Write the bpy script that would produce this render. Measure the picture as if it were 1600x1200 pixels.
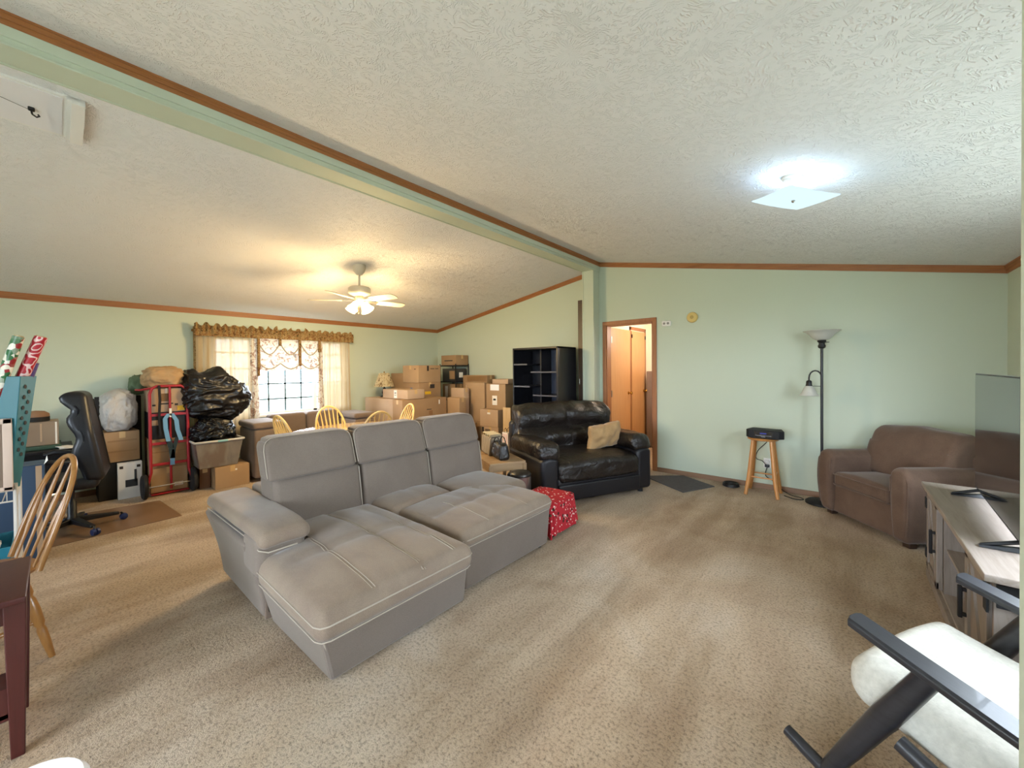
import bpy, bmesh, math, random
from mathutils import Vector, Matrix, noise
random.seed(7)
for o in list(bpy.data.objects): bpy.data.objects.remove(o)
SC = bpy.context.scene
COL = SC.collection
PI = math.pi

# ------------------------------------------------------------------ camera
def rad(a): return a * PI / 180
yaw, pit, rol = rad(40.411), rad(.588), rad(-.527)
F = Vector((-math.sin(yaw) * math.cos(pit), math.cos(yaw) * math.cos(pit), -math.sin(pit)))
R0 = Vector((math.cos(yaw), math.sin(yaw), 0)); U0 = R0.cross(F)
RR = R0 * math.cos(rol) + U0 * math.sin(rol); UU = -R0 * math.sin(rol) + U0 * math.cos(rol)
cd = bpy.data.cameras.new('camera'); cam = bpy.data.objects.new('camera', cd); COL.objects.link(cam)
cd.sensor_width = 36; cd.lens = 609.6 / 1600 * 36; cd.shift_y = -17.06 / 1600; cd.clip_start = .02
cam.matrix_world = Matrix(((RR.x, UU.x, -F.x, 0), (RR.y, UU.y, -F.y, 0), (RR.z, UU.z, -F.z, 1.42), (0, 0, 0, 1)))
SC.camera = cam

# ------------------------------------------------------------------ world, exposure, main lights
SC.view_settings.view_transform = 'Standard'; SC.view_settings.look = 'None'
SC.view_settings.gamma = 1; SC.view_settings.use_curve_mapping = False
SC.view_settings.exposure = 0.95
w = bpy.data.worlds.new('sky'); SC.world = w; w.use_nodes = True
bgn = w.node_tree.nodes['Background']
bgn.inputs[0].default_value = (.76, .87, 1, 1); bgn.inputs[1].default_value = 12.5
def portal(name, loc, rot, sx, sy):
    l = bpy.data.lights.new(name, 'AREA'); l.shape = 'RECTANGLE'; l.size = sx; l.size_y = sy
    l.cycles.is_portal = True
    o = bpy.data.objects.new(name, l); COL.objects.link(o); o.location = loc; o.rotation_euler = rot
    return o
portal('window_portal', (-6.80, 2.36, 1.33), (0, -PI/2, 0), 1.15, 1.9)
portal('window_portal', (1.24, 2.55, 1.4), (0, PI/2, 0), 1.3, 2.2)
portal('window_portal', (-.9, -2.56, 1.15), (PI/2, 0, 0), 2.3, 1.9)  # portal of the wide added window in the back wall
portal('window_portal', (-4.6, -2.56, 1.35), (PI/2, 0, 0), 1.2, 1.3)  # portal of the small added window, left half of the back wall
def point(name, loc, W, col, r=.03):
    l = bpy.data.lights.new(name, 'POINT'); l.energy = W; l.color = col; l.shadow_soft_size = r
    o = bpy.data.objects.new(name, l); COL.objects.link(o); o.location = loc; return o
point('fixture_bulb', (-.225, 2.80, 2.44), 3.6, (.50, .73, 1.0), .045)
for k in range(4):
    a = rad(25 + 90 * k)
    point('fan_bulb', (-4.37 + .12 * math.cos(a), 2.36 + .12 * math.sin(a), 2.085), 20, (1.0, .70, .34), .07)
point('bedroom_fill', (-1.9, 6.35, 2.0), 20, (1.0, .90, .80), .08)  # added fill light brightening the room behind the door, no fixture

# ------------------------------------------------------------------ materials
def hx(h):
    h = h.lstrip('#'); v = [int(h[i:i+2], 16) / 255 for i in (0, 2, 4)]
    return tuple(c / 12.92 if c <= .04045 else ((c + .055) / 1.055) ** 2.4 for c in v) + (1,)
class N:
    def __init__(s, name):
        s.m = bpy.data.materials.new(name); s.m.use_nodes = True; s.t = s.m.node_tree; s.L = s.t.links
        s.b = s.t.nodes['Principled BSDF']; s.out = s.t.nodes['Material Output']
        s.tc = s.t.nodes.new('ShaderNodeTexCoord')
    def n(s, k, **kw):
        x = s.t.nodes.new('ShaderNode' + k)
        for a, v in kw.items():
            if a.startswith('i_'): x.inputs[a[2:].replace('_', ' ')].default_value = v
            else: setattr(x, a, v)
        return x
    def noise(s, sc, det=3, vec=None, rough=.5, dist=0):
        x = s.n('TexNoise'); x.inputs['Scale'].default_value = sc; x.inputs['Detail'].default_value = det
        x.inputs['Roughness'].default_value = rough; x.inputs['Distortion'].default_value = dist
        s.L.new(vec or s.tc.outputs['Object'], x.inputs['Vector']); return x.outputs['Fac']
    def ramp(s, src, stops):
        r = s.n('ValToRGB'); e = r.color_ramp.elements
        while len(e) < len(stops): e.new(.5)
        for k, (p, c) in enumerate(stops): e[k].position = p; e[k].color = hx(c) if isinstance(c, str) else c
        s.L.new(src, r.inputs[0]); return r.outputs[0]
    def mapping(s, scale=(1, 1, 1), rot=(0, 0, 0), src=None):
        m = s.n('Mapping'); m.inputs['Scale'].default_value = scale; m.inputs['Rotation'].default_value = rot
        s.L.new(src or s.tc.outputs['Object'], m.inputs[0]); return m.outputs[0]
    def bump(s, h, st=.3, d=.01, nrm=None):
        b = s.n('Bump'); b.inputs['Strength'].default_value = st; b.inputs['Distance'].default_value = d
        s.L.new(h, b.inputs['Height'])
        if nrm: s.L.new(nrm, b.inputs['Normal'])
        return b.outputs[0]
    def math(s, op, a, b=None):
        x = s.n('Math', operation=op)
        for k, v in enumerate((a, b)):
            if v is None: continue
            if isinstance(v, (int, float)): x.inputs[k].default_value = v
            else: s.L.new(v, x.inputs[k])
        return x.outputs[0]
    def col(s, c): s.L.new(c, s.b.inputs['Base Color'])
    def nrm(s, c): s.L.new(c, s.b.inputs['Normal'])
def mat(name, c, rough=.6, metal=0, bs=0, bsc=40, bd=.004, var=None, vsc=6, spec=.5, sheen=0, coat=0):
    k = N(name); k.b.inputs['Base Color'].default_value = hx(c)
    k.b.inputs['Roughness'].default_value = rough; k.b.inputs['Metallic'].default_value = metal
    k.b.inputs['Specular IOR Level'].default_value = spec
    if sheen: k.b.inputs['Sheen Weight'].default_value = sheen; k.b.inputs['Sheen Roughness'].default_value = .4
    if coat: k.b.inputs['Coat Weight'].default_value = coat
    if var: k.col(k.ramp(k.noise(vsc, 4), [(.3, c), (.7, var)]))
    if bs: k.nrm(k.bump(k.noise(bsc, 3), bs, bd))
    return k.m
def wood(name, c1, c2, rough=.4, axis=2, sc=14, coat=0, stretch=.08):
    k = N(name); s = [1, 1, 1]; s[axis] = stretch
    v = k.mapping(tuple(s)); n1 = k.noise(sc, 5, v, .65, .6)
    k.col(k.ramp(n1, [(.3, c1), (.5, c2), (.72, c1)])); k.b.inputs['Roughness'].default_value = rough
    if coat: k.b.inputs['Coat Weight'].default_value = coat
    k.nrm(k.bump(n1, .12, .002)); return k.m
def wallm(name, c):
    k = N(name); k.b.inputs['Base Color'].default_value = hx(c); k.b.inputs['Roughness'].default_value = .7
    k.nrm(k.bump(k.noise(220, 3), .12, .002)); return k.m
WALL = wallm('sage_wall_paint', 'BFC8B4')
CREAM = wallm('cream_wall_paint', 'E8DCC4')
# stomp brushed ceiling: random cells, each a fan of raised strokes
k = N('stomp_textured_ceiling'); k.b.inputs['Base Color'].default_value = hx('E2E2E2'); k.b.inputs['Roughness'].default_value = .85
def stomp(k, sc, off):
    mp = k.n('Mapping'); mp.inputs['Location'].default_value = off; mp.inputs['Scale'].default_value = (1, 1, 0)
    k.L.new(k.tc.outputs['Object'], mp.inputs[0])
    dn = k.n('TexNoise'); dn.inputs['Scale'].default_value = 9; k.L.new(mp.outputs[0], dn.inputs['Vector'])
    mx = k.n('MixRGB', blend_type='ADD'); mx.inputs[0].default_value = .12
    k.L.new(mp.outputs[0], mx.inputs[1]); k.L.new(dn.outputs['Color'], mx.inputs[2])
    v = k.n('TexVoronoi'); v.inputs['Scale'].default_value = sc; k.L.new(mx.outputs[0], v.inputs['Vector'])
    sub = k.n('VectorMath', operation='SUBTRACT')
    scl = k.n('VectorMath', operation='SCALE'); scl.inputs['Scale'].default_value = 1.0
    k.L.new(mx.outputs[0], sub.inputs[0]); k.L.new(v.outputs['Position'], sub.inputs[1])
    sx = k.n('SeparateXYZ'); k.L.new(sub.outputs[0], sx.inputs[0])
    an = k.math('ARCTAN2', sx.outputs[1], sx.outputs[0])
    w_ = k.math('MULTIPLY', k.noise(22, 2), 14)
    an = k.math('ADD', k.math('MULTIPLY', an, 34), w_)
    s_ = k.math('SINE', an)
    s_ = k.math('MAXIMUM', k.math('SUBTRACT', s_, .1), 0)
    ring = k.math('MULTIPLY', v.outputs['Distance'], 2.2)
    ring = k.math('MINIMUM', k.math('MULTIPLY', ring, ring), 1.0)
    brk = k.math('GREATER_THAN', k.noise(34, 2), .46)
    return k.math('MULTIPLY', k.math('MULTIPLY', s_, ring), brk)
h1 = stomp(k, 4.0, (0, 0, 0)); h2 = stomp(k, 4.7, (3.3, 1.7, 0))
hh = k.math('MAXIMUM', h1, h2)
k.nrm(k.bump(hh, .65, .006))
CEIL = k.m
# cut pile carpet
k = N('beige_carpet')
n1 = k.noise(1.3, 4, rough=.6, dist=.6); n2 = k.noise(75, 4, rough=.75); n3 = k.noise(260, 2)
v2 = k.mapping((1, .22, 1), (0, 0, .7)); n4 = k.noise(2.6, 4, v2, .6, .3)
c1 = k.ramp(n1, [(.34, 'BCA286'), (.52, 'CBB498'), (.68, 'D8C5AE')])
c2 = k.ramp(n2, [(.34, '5A4C3C'), (.52, 'FFFFFF'), (1, 'FFFFFF')])
c4 = k.ramp(n4, [(.36, 'D4CBBE'), (.6, 'FFFFFF')])
m1 = k.n('MixRGB', blend_type='MULTIPLY'); m1.inputs[0].default_value = .62; k.L.new(c1, m1.inputs[1]); k.L.new(c2, m1.inputs[2])
m2 = k.n('MixRGB', blend_type='MULTIPLY'); m2.inputs[0].default_value = .9; k.L.new(m1.outputs[0], m2.inputs[1]); k.L.new(c4, m2.inputs[2])
k.col(m2.outputs[0]); k.b.inputs['Roughness'].default_value = .95; k.b.inputs['Specular IOR Level'].default_value = .1
k.b.inputs['Sheen Weight'].default_value = .15
k.nrm(k.bump(n3, .5, .006, k.bump(n2, .9, .014)))
CARPET = k.m
TRIM = wood('brown_wood_trim', '8C5830', 'A26A3C', .45, 1, 20)
TRIMX = wood('brown_wood_trim_x', '8C5830', 'A26A3C', .45, 0, 20)
TRIMZ = wood('brown_door_casing', '8A5638', 'A0683F', .45, 2, 20)
OAKD = wood('oak_door_veneer', 'BE8856', 'CA9662', .38, 2, 26, stretch=.05)
def fabric(name, c, var, sc=500, sheen=.25, patch=3, bs=.25):
    k = N(name); n1 = k.noise(patch, 4, rough=.6, dist=.4); n2 = k.noise(sc, 2)
    m = k.n('MixRGB', blend_type='MULTIPLY'); m.inputs[0].default_value = .35
    k.L.new(k.ramp(n1, [(.35, c), (.65, var)]), m.inputs[1]); k.L.new(k.ramp(n2, [(.3, '8A8A8A'), (.6, 'FFFFFF')]), m.inputs[2])
    k.col(m.outputs[0]); k.b.inputs['Roughness'].default_value = .85
    k.b.inputs['Specular IOR Level'].default_value = .2
    k.b.inputs['Sheen Weight'].default_value = sheen; k.b.inputs['Sheen Roughness'].default_value = .4
    k.nrm(k.bump(n2, bs, .002)); return k.m
SOFA = fabric('taupe_sofa_weave', '766A60', '7E7268', 420, .3, 2)
SOFATOP = fabric('taupe_sofa_seat_suede', '827163', '8D7D6C', 420, .35, 5)
STITCH = mat('pale_stitching', 'A3988A', .8)
FARSOFA = fabric('brown_taupe_fabric', '77675A', '806F62', 300, .25, 3)
MICRO = fabric('brown_microfibre', '634E41', '705A4B', 300, .25, 5)
PILLOW = fabric('tan_pillow_fabric', 'B08C60', 'BC996C', 250, .3, 8)
k = N('black_leather'); n1 = k.noise(5, 5, rough=.6, dist=1.0); n2 = k.noise(180, 2)
k.col(k.ramp(n1, [(.35, '17120F'), (.7, '1F1916')])); k.b.inputs['Roughness'].default_value = .34; k.b.inputs['Specular IOR Level'].default_value = .6
n4 = k.noise(13, 4, rough=.6, dist=1.5); k.nrm(k.bump(n2, .1, .002, k.bump(n4, .35, .02, k.bump(n1, .6, .05)))); LEATHER = k.m
LEATHER2 = mat('dark_charcoal_leather', '16161B', .45, 0, .1, 200, .001)
BLACK = mat('black_plastic', '111216', .4)
BLACKM = mat('matte_black', '121214', .7)
CHAIRBLK = mat('black_blue_chair_leather', '15171E', .38, 0, .15, 60)
DNAVY = mat('navy_plastic_casters', '1B2B5A', .45)
WHITE = mat('white_paint', 'E6E4DF', .5)
METALG = mat('brushed_steel', '9A9690', .35, .9)
CHROME = mat('chrome', 'C8C8C8', .2, 1)
BRASS = mat('polished_brass', 'C79A4A', .25, 1)
RED = mat('red_painted_steel', 'A5202A', .4, .1)
RUBBER = mat('black_rubber', '15171A', .75)
def cardm(name, c, v):
    k = N(name); n = k.noise(3, 4); k.col(k.ramp(n, [(.3, c), (.7, v)])); k.b.inputs['Roughness'].default_value = .75
    n2 = k.noise(120, 2, k.mapping((.1, .1, 1))); k.nrm(k.bump(n2, .08, .002)); return k.m
CARD = [cardm('cardboard_a', 'A08260', 'AC8E6A'), cardm('cardboard_b', '927351', '9F805C'), cardm('cardboard_c', 'B0957A', 'BA9F82'), cardm('cardboard_dark', '6B4A30', '775338')]
TAPE = mat('packing_tape', 'C9A878', .25)
TAPEB = mat('brown_packing_tape', '8A6A45', .3)
LABEL = mat('white_paper_label', 'E9E5DC', .6)
INK = mat('printed_ink', '2C2622', .7)
YELLOW = mat('yellow_sticker', 'E0B422', .6)
KRAFT = mat('tan_paper_bag', 'A8865C', .7, 0, .5, 14, .03, 'B39268', 5)
k = N('black_bag_film'); n = k.noise(7, 5, rough=.6, dist=2); k.b.inputs['Base Color'].default_value = hx('08090C'); k.b.inputs['Roughness'].default_value = .25
n9 = k.noise(5, 4, k.mapping((1, .6, 2.6)), .6, 3); k.nrm(k.bump(n, .4, .03)); BAGBLK = k.m
k = N('white_bag_film'); n = k.noise(6, 5, rough=.6, dist=1.5); k.b.inputs['Base Color'].default_value = hx('B5B1AB'); k.b.inputs['Roughness'].default_value = .35
k.nrm(k.bump(n, .6, .05)); BAGWHT = k.m
k = N('cloudy_tote_plastic'); k.b.inputs['Base Color'].default_value = hx('B8B0A6'); k.b.inputs['Roughness'].default_value = .25
k.b.inputs['Transmission Weight'].default_value = .35; k.col(k.ramp(k.noise(7, 3, k.mapping((1, 1, .4))), [(.35, '8C8682'), (.5, 'A39C94'), (.65, '8F8074')])); TOTE = k.m
TEAL = mat('teal_plastic', '1E6671', .4); TEALL = mat('light_teal_plastic', '8CC3C9', .35)
TEALD = mat('deep_teal_plastic', '1F6F82', .4)
HOOPW = wood('honey_oak', '85592B', '9A6C38', .3, 2, 30, .3)
HONEY = wood('pale_honey_oak', 'CDA45E', 'DDB874', .3, 2, 30, .3)
HTOP = wood('honey_table_top', 'C99D58', 'D9B06C', .12, 1, 22, .6)
CHERRY = wood('dark_cherry_wood', '34100D', '411612', .42, 2, 24, 0)
ESPR = wood('espresso_laminate', '0D0D10', '15151A', .35, 2, 20)
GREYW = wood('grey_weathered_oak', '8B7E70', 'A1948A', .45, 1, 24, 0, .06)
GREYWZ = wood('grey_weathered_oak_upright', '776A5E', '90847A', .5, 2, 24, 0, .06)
CHARW = wood('charcoal_painted_wood', '1B1B1E', '28282C', .32, 1, 26, .2)
STOOLW = wood('beech_stool_wood', 'B5793F', 'C68C50', .35, 2, 30, .2)
CRATEW = wood('rustic_crate_wood', '8C6D4C', 'A88A66', .6, 0, 18)
DARKW = wood('dark_brown_wood', '2B1D15', '3A281D', .45, 2, 18)
BOARDW = wood('grey_brown_board', '7A6455', '8B7566', .6, 2, 14)
CREAMF = mat('cream_boucle', 'C2BEB2', .95, 0, .5, 160, .004, 'B2AEA2', 60)
GLASSF = None
def glassy(name, c, a=.5, em=None, es=0):
    k = N(name); k.b.inputs['Base Color'].default_value = hx(c); k.b.inputs['Roughness'].default_value = .3
    k.b.inputs['Transmission Weight'].default_value = a
    if em: k.b.inputs['Emission Color'].default_value = em + (1,); k.b.inputs['Emission Strength'].default_value = es
    return k.m
def transl(name, c, t=.5, var=None, sc=8, see=0):
    k = N(name); d = k.n('BsdfDiffuse'); tr = k.n('BsdfTranslucent'); mx = k.n('MixShader'); mx.inputs[0].default_value = t
    if var:
        cc = k.ramp(k.noise(sc, 5, rough=.7, dist=1), var); k.L.new(cc, d.inputs[0]); k.L.new(cc, tr.inputs[0])
    else: d.inputs[0].default_value = hx(c); tr.inputs[0].default_value = hx(c)
    k.L.new(d.outputs[0], mx.inputs[1]); k.L.new(tr.outputs[0], mx.inputs[2]); o = mx.outputs[0]
    if see:
        tp = k.n('BsdfTransparent'); m2 = k.n('MixShader'); m2.inputs[0].default_value = see
        k.L.new(o, m2.inputs[1]); k.L.new(tp.outputs[0], m2.inputs[2]); o = m2.outputs[0]
    k.L.new(o, k.out.inputs[0]); return k.m
SHEER = transl('sheer_beige_curtain', 'BBA98A', .20, None, 8, .015)
FLORAL = transl('floral_valance', 'A08050', .18, [(.35, '6E5A38'), (.48, 'B59A6A'), (.56, '8A5A38'), (.66, '52583A')], 26)
FLORALT = transl('floral_balloon_shade', 'D8D2C2', .13, [(.35, 'DDD9CE'), (.5, 'E6E2D8'), (.6, 'A9806C'), (.68, '8A8A84')], 14, .0)
SHADE = transl('pleated_floral_lampshade', 'C8B48A', .3, [(.38, '6A4A30'), (.48, 'CDBB92'), (.62, 'D9CBA8'), (.7, '5A5236')], 16)
k = N('window_glass'); tp = k.n('BsdfTransparent'); gl = k.n('BsdfGlossy'); gl.inputs['Roughness'].default_value = .02
lw = k.n('LayerWeight'); mx = k.n('MixShader'); pw = k.math('ADD', k.math('MULTIPLY', k.math('POWER', lw.outputs['Facing'], 4), .5), .04)
k.L.new(pw, mx.inputs[0]); k.L.new(tp.outputs[0], mx.inputs[1]); k.L.new(gl.outputs[0], mx.inputs[2]); k.L.new(mx.outputs[0], k.out.inputs[0]); GLASS = k.m
def emis(name, c, s):
    k = N(name); e = k.n('Emission'); e.inputs[0].default_value = c + (1,); e.inputs[1].default_value = s
    k.L.new(e.outputs[0], k.out.inputs[0]); return k.m
FANGLOW = emis('lit_tulip_glass', (1, .74, .33), 5.5)
SQGLOW = emis('lit_etched_glass', (.72, .92, 1.0), .58)
BULBGLOW = emis('lit_bulb', (.8, .93, 1.0), 9)
ALAB = glassy('alabaster_glass', 'D8D6CC', .25)
k = N('tv_screen'); k.b.inputs['Base Color'].default_value = hx('0B0C0F'); k.b.inputs['Roughness'].default_value = .06; k.b.inputs['IOR'].default_value = 1.7; SCREEN = k.m
# red holiday print
k = N('red_holiday_print'); v = k.n('TexVoronoi'); v.inputs['Scale'].default_value = 34; k.L.new(k.tc.outputs['Object'], v.inputs['Vector'])
v2 = k.n('TexVoronoi'); v2.inputs['Scale'].default_value = 17; k.L.new(k.mapping((1, 1, 1), (.3, .2, .5)), v2.inputs['Vector'])
c1 = k.ramp(v.outputs['Distance'], [(.22, 'F0E6DA'), (.27, 'B01726')])
c2 = k.ramp(v2.outputs['Distance'], [(.22, '59603A'), (.27, 'FFFFFF')])
m = k.n('MixRGB', blend_type='MULTIPLY'); m.inputs[0].default_value = 1; k.L.new(c1, m.inputs[1]); k.L.new(c2, m.inputs[2])
k.col(m.outputs[0]); k.b.inputs['Roughness'].default_value = .85; REDPR = k.m

# ------------------------------------------------------------------ mesh building
class B:
    """vertex/face collector; off = world point that becomes the local origin"""
    def __init__(s, off=(0, 0, 0), warp=None): s.v = []; s.f = []; s.o = Vector(off); s.sm = []; s.w = warp
    def add(s, vs, fs, M=None, smooth=False):
        n = len(s.v)
        for p in vs:
            p = Vector(p)
            if M is not None: p = M @ p
            if s.w: p = Vector(s.w(p))
            s.v.append(p - s.o)
        for f in fs: s.f.append([n + i for i in f]); s.sm.append(smooth)
        return s
    def box(s, x0, x1, y0, y1, z0, z1, M=None):
        return s.add([(x, y, z) for z in (z0, z1) for y in (y0, y1) for x in (x0, x1)],
                     [(0, 2, 3, 1), (4, 5, 7, 6), (0, 1, 5, 4), (2, 6, 7, 3), (0, 4, 6, 2), (1, 3, 7, 5)], M)
    def hexa(s, bot, top, M=None):   # 4 bottom points, 4 top points (ccw)
        return s.add(list(bot) + list(top), [(3, 2, 1, 0), (4, 5, 6, 7), (0, 1, 5, 4), (1, 2, 6, 5), (2, 3, 7, 6), (3, 0, 4, 7)], M)
    def rbox(s, x0, x1, y0, y1, z0, z1, r=.02, seg=3, inner=1, f=None, M=None, smooth=True):
        c = ((x0+x1)/2, (y0+y1)/2, (z0+z1)/2); h = (abs(x1-x0)/2, abs(y1-y0)/2, abs(z1-z0)/2); r = min(r, min(h) * .98)
        def axis(hh):
            a = [-hh + r * (1 - math.tan(PI/4 * (1 - i/seg))) for i in range(seg + 1)]
            b = [-(hh - r) + 2 * (hh - r) * i / inner for i in range(1, inner)]
            return a + b + [-q for q in reversed(a)]
        A = [axis(q) for q in h]; idx = {}; vs = []; fs = []
        def vid(i, j, k_):
            key = (i, j, k_)
            if key not in idx:
                p = [A[0][i], A[1][j], A[2][k_]]
                q = [max(-(h[t]-r), min(h[t]-r, p[t])) for t in range(3)]
                d = [p[t] - q[t] for t in range(3)]; l = math.sqrt(sum(e*e for e in d)) or 1
                p = Vector([c[t] + q[t] + d[t] / l * r for t in range(3)])
                if f: p = Vector(f(p))
                idx[key] = len(vs); vs.append(p)
            return idx[key]
        n = [len(a) - 1 for a in A]
        for i in range(n[0]):
            for j in range(n[1]):
                fs.append((vid(i, j, 0), vid(i, j+1, 0), vid(i+1, j+1, 0), vid(i+1, j, 0)))
                fs.append((vid(i, j, n[2]), vid(i+1, j, n[2]), vid(i+1, j+1, n[2]), vid(i, j+1, n[2])))
        for i in range(n[0]):
            for q in range(n[2]):
                fs.append((vid(i, 0, q), vid(i+1, 0, q), vid(i+1, 0, q+1), vid(i, 0, q+1)))
                fs.append((vid(i, n[1], q), vid(i, n[1], q+1), vid(i+1, n[1], q+1), vid(i+1, n[1], q)))
        for j in range(n[1]):
            for q in range(n[2]):
                fs.append((vid(0, j, q), vid(0, j, q+1), vid(0, j+1, q+1), vid(0, j+1, q)))
                fs.append((vid(n[0], j, q), vid(n[0], j+1, q), vid(n[0], j+1, q+1), vid(n[0], j, q+1)))
        return s.add(vs, fs, M, smooth)
    def tube(s, pts, r, n=8, M=None, closed=False, cap=True, flat=1.0):
        pts = [Vector(p) for p in pts]; rs = r if isinstance(r, (list, tuple)) else [r] * len(pts)
        vs = []; fs = []; L = len(pts); up = None
        for i, p in enumerate(pts):
            if closed: t = pts[(i+1) % L] - pts[i-1]
            else: t = pts[min(i+1, L-1)] - pts[max(i-1, 0)]
            t.normalize()
            if up is None:
                up = Vector((0, 0, 1)) if abs(t.z) < .9 else Vector((1, 0, 0))
            a = t.cross(up); 
            if a.length < 1e-5: a = t.cross(Vector((0, 1, .1)))
            a.normalize(); b = a.cross(t); b.normalize(); up = b
            for j in range(n):
                g = 2 * PI * j / n; vs.append(p + a * math.cos(g) * rs[i] + b * math.sin(g) * rs[i] * flat)
        for i in range(L if closed else L - 1):
            i2 = (i + 1) % L
            for j in range(n): fs.append((i*n + j, i*n + (j+1) % n, i2*n + (j+1) % n, i2*n + j))
        if not closed and cap: fs.append(tuple(reversed(range(n)))); fs.append(tuple((L-1)*n + j for j in range(n)))
        return s.add(vs, fs, M, True)
    def lathe(s, prof, n=24, M=None, c=(0, 0, 0), close=True):
        vs = []; fs = []; L = len(prof)
        for (r, z) in prof:
            for j in range(n):
                g = 2 * PI * j / n; vs.append((c[0] + r * math.cos(g), c[1] + r * math.sin(g), c[2] + z))
        for i in range(L - 1):
            for j in range(n): fs.append((i*n + j, i*n + (j+1) % n, (i+1)*n + (j+1) % n, (i+1)*n + j))
        if close:
            if prof[0][0] > 1e-4: fs.append(tuple(reversed(range(n))))
            if prof[-1][0] > 1e-4: fs.append(tuple((L-1)*n + j for j in range(n)))
        return s.add(vs, fs, M, True)
    def prism(s, poly, z0, z1, M=None, smooth=False):
        n = len(poly); vs = [(x, y, z0) for x, y in poly] + [(x, y, z1) for x, y in poly]
        fs = [tuple(reversed(range(n))), tuple(range(n, 2*n))] + [(i, (i+1) % n, n + (i+1) % n, n + i) for i in range(n)]
        return s.add(vs, fs, M, smooth)
    def grid(s, fn, nu, nv, M=None):
        vs = [fn(i/nu, j/nv) for i in range(nu+1) for j in range(nv+1)]
        fs = [(i*(nv+1)+j, (i+1)*(nv+1)+j, (i+1)*(nv+1)+j+1, i*(nv+1)+j+1) for i in range(nu) for j in range(nv)]
        return s.add(vs, fs, M, True)
    def make(s, name, m, parent=None, bevel=0, auto=True, solid=0):
        me = bpy.data.meshes.new(name); me.from_pydata([tuple(v) for v in s.v], [], s.f); me.update()
        bm = bmesh.new(); bm.from_mesh(me); bmesh.ops.recalc_face_normals(bm, faces=bm.faces)
        bm.to_mesh(me); bm.free()
        me.polygons.foreach_set('use_smooth', s.sm)
        if auto and any(s.sm): me.set_sharp_from_angle(angle=rad(50))
        me.materials.append(m)
        o = bpy.data.objects.new(name, me); COL.objects.link(o)
        if parent is not None: o.parent = parent
        else: o.location = s.o
        if bevel:
            md = o.modifiers.new('bevel', 'BEVEL'); md.width = bevel; md.segments = 2; md.limit_method = 'ANGLE'; md.angle_limit = rad(40)
        if solid:
            md = o.modifiers.new('solid', 'SOLIDIFY'); md.thickness = solid
        return o
def tag(o, label=None, cat=None, group=None, kind=None):
    if label: o['label'] = label
    if cat: o['category'] = cat
    if group: o['group'] = group
    if kind: o['kind'] = kind
    return o
def T(name, label, cat, loc, rz=0, group=None):
    o = bpy.data.objects.new(name, None); COL.objects.link(o); o.location = loc; o.rotation_euler = (0, 0, rz)
    o.empty_display_size = .1; return tag(o, label, cat, group)
def st(name, b, m, parent=None, bevel=0):
    o = b.make(name, m, parent, bevel)
    if parent is None: o['kind'] = 'structure'
    return o
def dup(root, loc, rz, label=None):
    r = root.copy(); COL.objects.link(r); r.location = loc; r.rotation_euler = (0, 0, rz)
    if label: r['label'] = label
    for ch in list(root.children):
        c = ch.copy(); COL.objects.link(c); c.parent = r
        for g in list(ch.children):
            d = g.copy(); COL.objects.link(d); d.parent = c
    return r
def TR(loc=(0, 0, 0), rx=0, ry=0, rz=0):
    return Matrix.Translation(Vector(loc)) @ Matrix.Rotation(rz, 4, 'Z') @ Matrix.Rotation(ry, 4, 'Y') @ Matrix.Rotation(rx, 4, 'X')
# ------------------------------------------------------------------ the setting
XL, XR, YE, YB = -6.65, 1.076, 5.35, -2.4
st('floor', B().box(XL - .12, XR + .12, YB - .12, 7.3, -.1, 0), CARPET)
def wall_open(b, axis, p0, p1, a0, a1, z0, z1, oa0, oa1, oz0, oz1):
    def bx(u0, u1, q0, q1):
        if axis == 'x': b.box(p0, p1, u0, u1, q0, q1)
        else: b.box(u0, u1, p0, p1, q0, q1)
    bx(a0, oa0, z0, z1); bx(oa1, a1, z0, z1)
    if oz0 > z0: bx(oa0, oa1, z0, oz0)
    bx(oa0, oa1, oz1, z1); return b
st('wall_left', wall_open(B(), 'x', XL - .12, XL, YB, YE, 0, 2.5, 1.42, 3.30, .76, 1.93), WALL)
st('wall_right', wall_open(B(), 'x', XR, XR + .12, YB, YE, 0, 2.5, 1.50, 3.60, .80, 2.02), WALL)
st('wall_back', wall_open(wall_open(B(), 'y', YB - .12, YB, -3.0, XR, 0, 3.2, -2.0, .2, .10, 2.05), 'y', YB - .12, YB, XL, -3.0, 0, 3.2, -5.1, -4.1, .75, 1.95), WALL)
st('wall_far', wall_open(B(), 'y', YE, YE + .12, XL - .12, XR + .12, 0, 3.3, -2.70, -2.005, 0, 2.055), WALL)
st('wall_near', B().box(.150, XR, .60, .70, 0, 2.5), WALL)
cl = B().prism([(XL - .12, 2.25), (-2.9, 2.906), (-2.9, 3.03), (XL - .12, 2.37)], 0, 1)
def xz_prism(poly, y0, y1):
    b = B(); n = len(poly); vs = [(x, y0, z) for x, z in poly] + [(x, y1, z) for x, z in poly]
    return b.add(vs, [tuple(range(n)), tuple(reversed(range(n, 2*n)))] + [(i, (i+1) % n, n + (i+1) % n, n + i) for i in range(n)])
st('ceiling', xz_prism([(XL - .12, 2.25), (-2.9, 2.906), (-2.9, 3.03), (XL - .12, 2.37)], YB - .12, YE + .1), CEIL)
st('ceiling', xz_prism([(-2.9, 3.027), (XR + .12, 2.247), (XR + .12, 2.37), (-2.9, 3.15)], YB - .12, YE + .1), CEIL)
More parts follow.
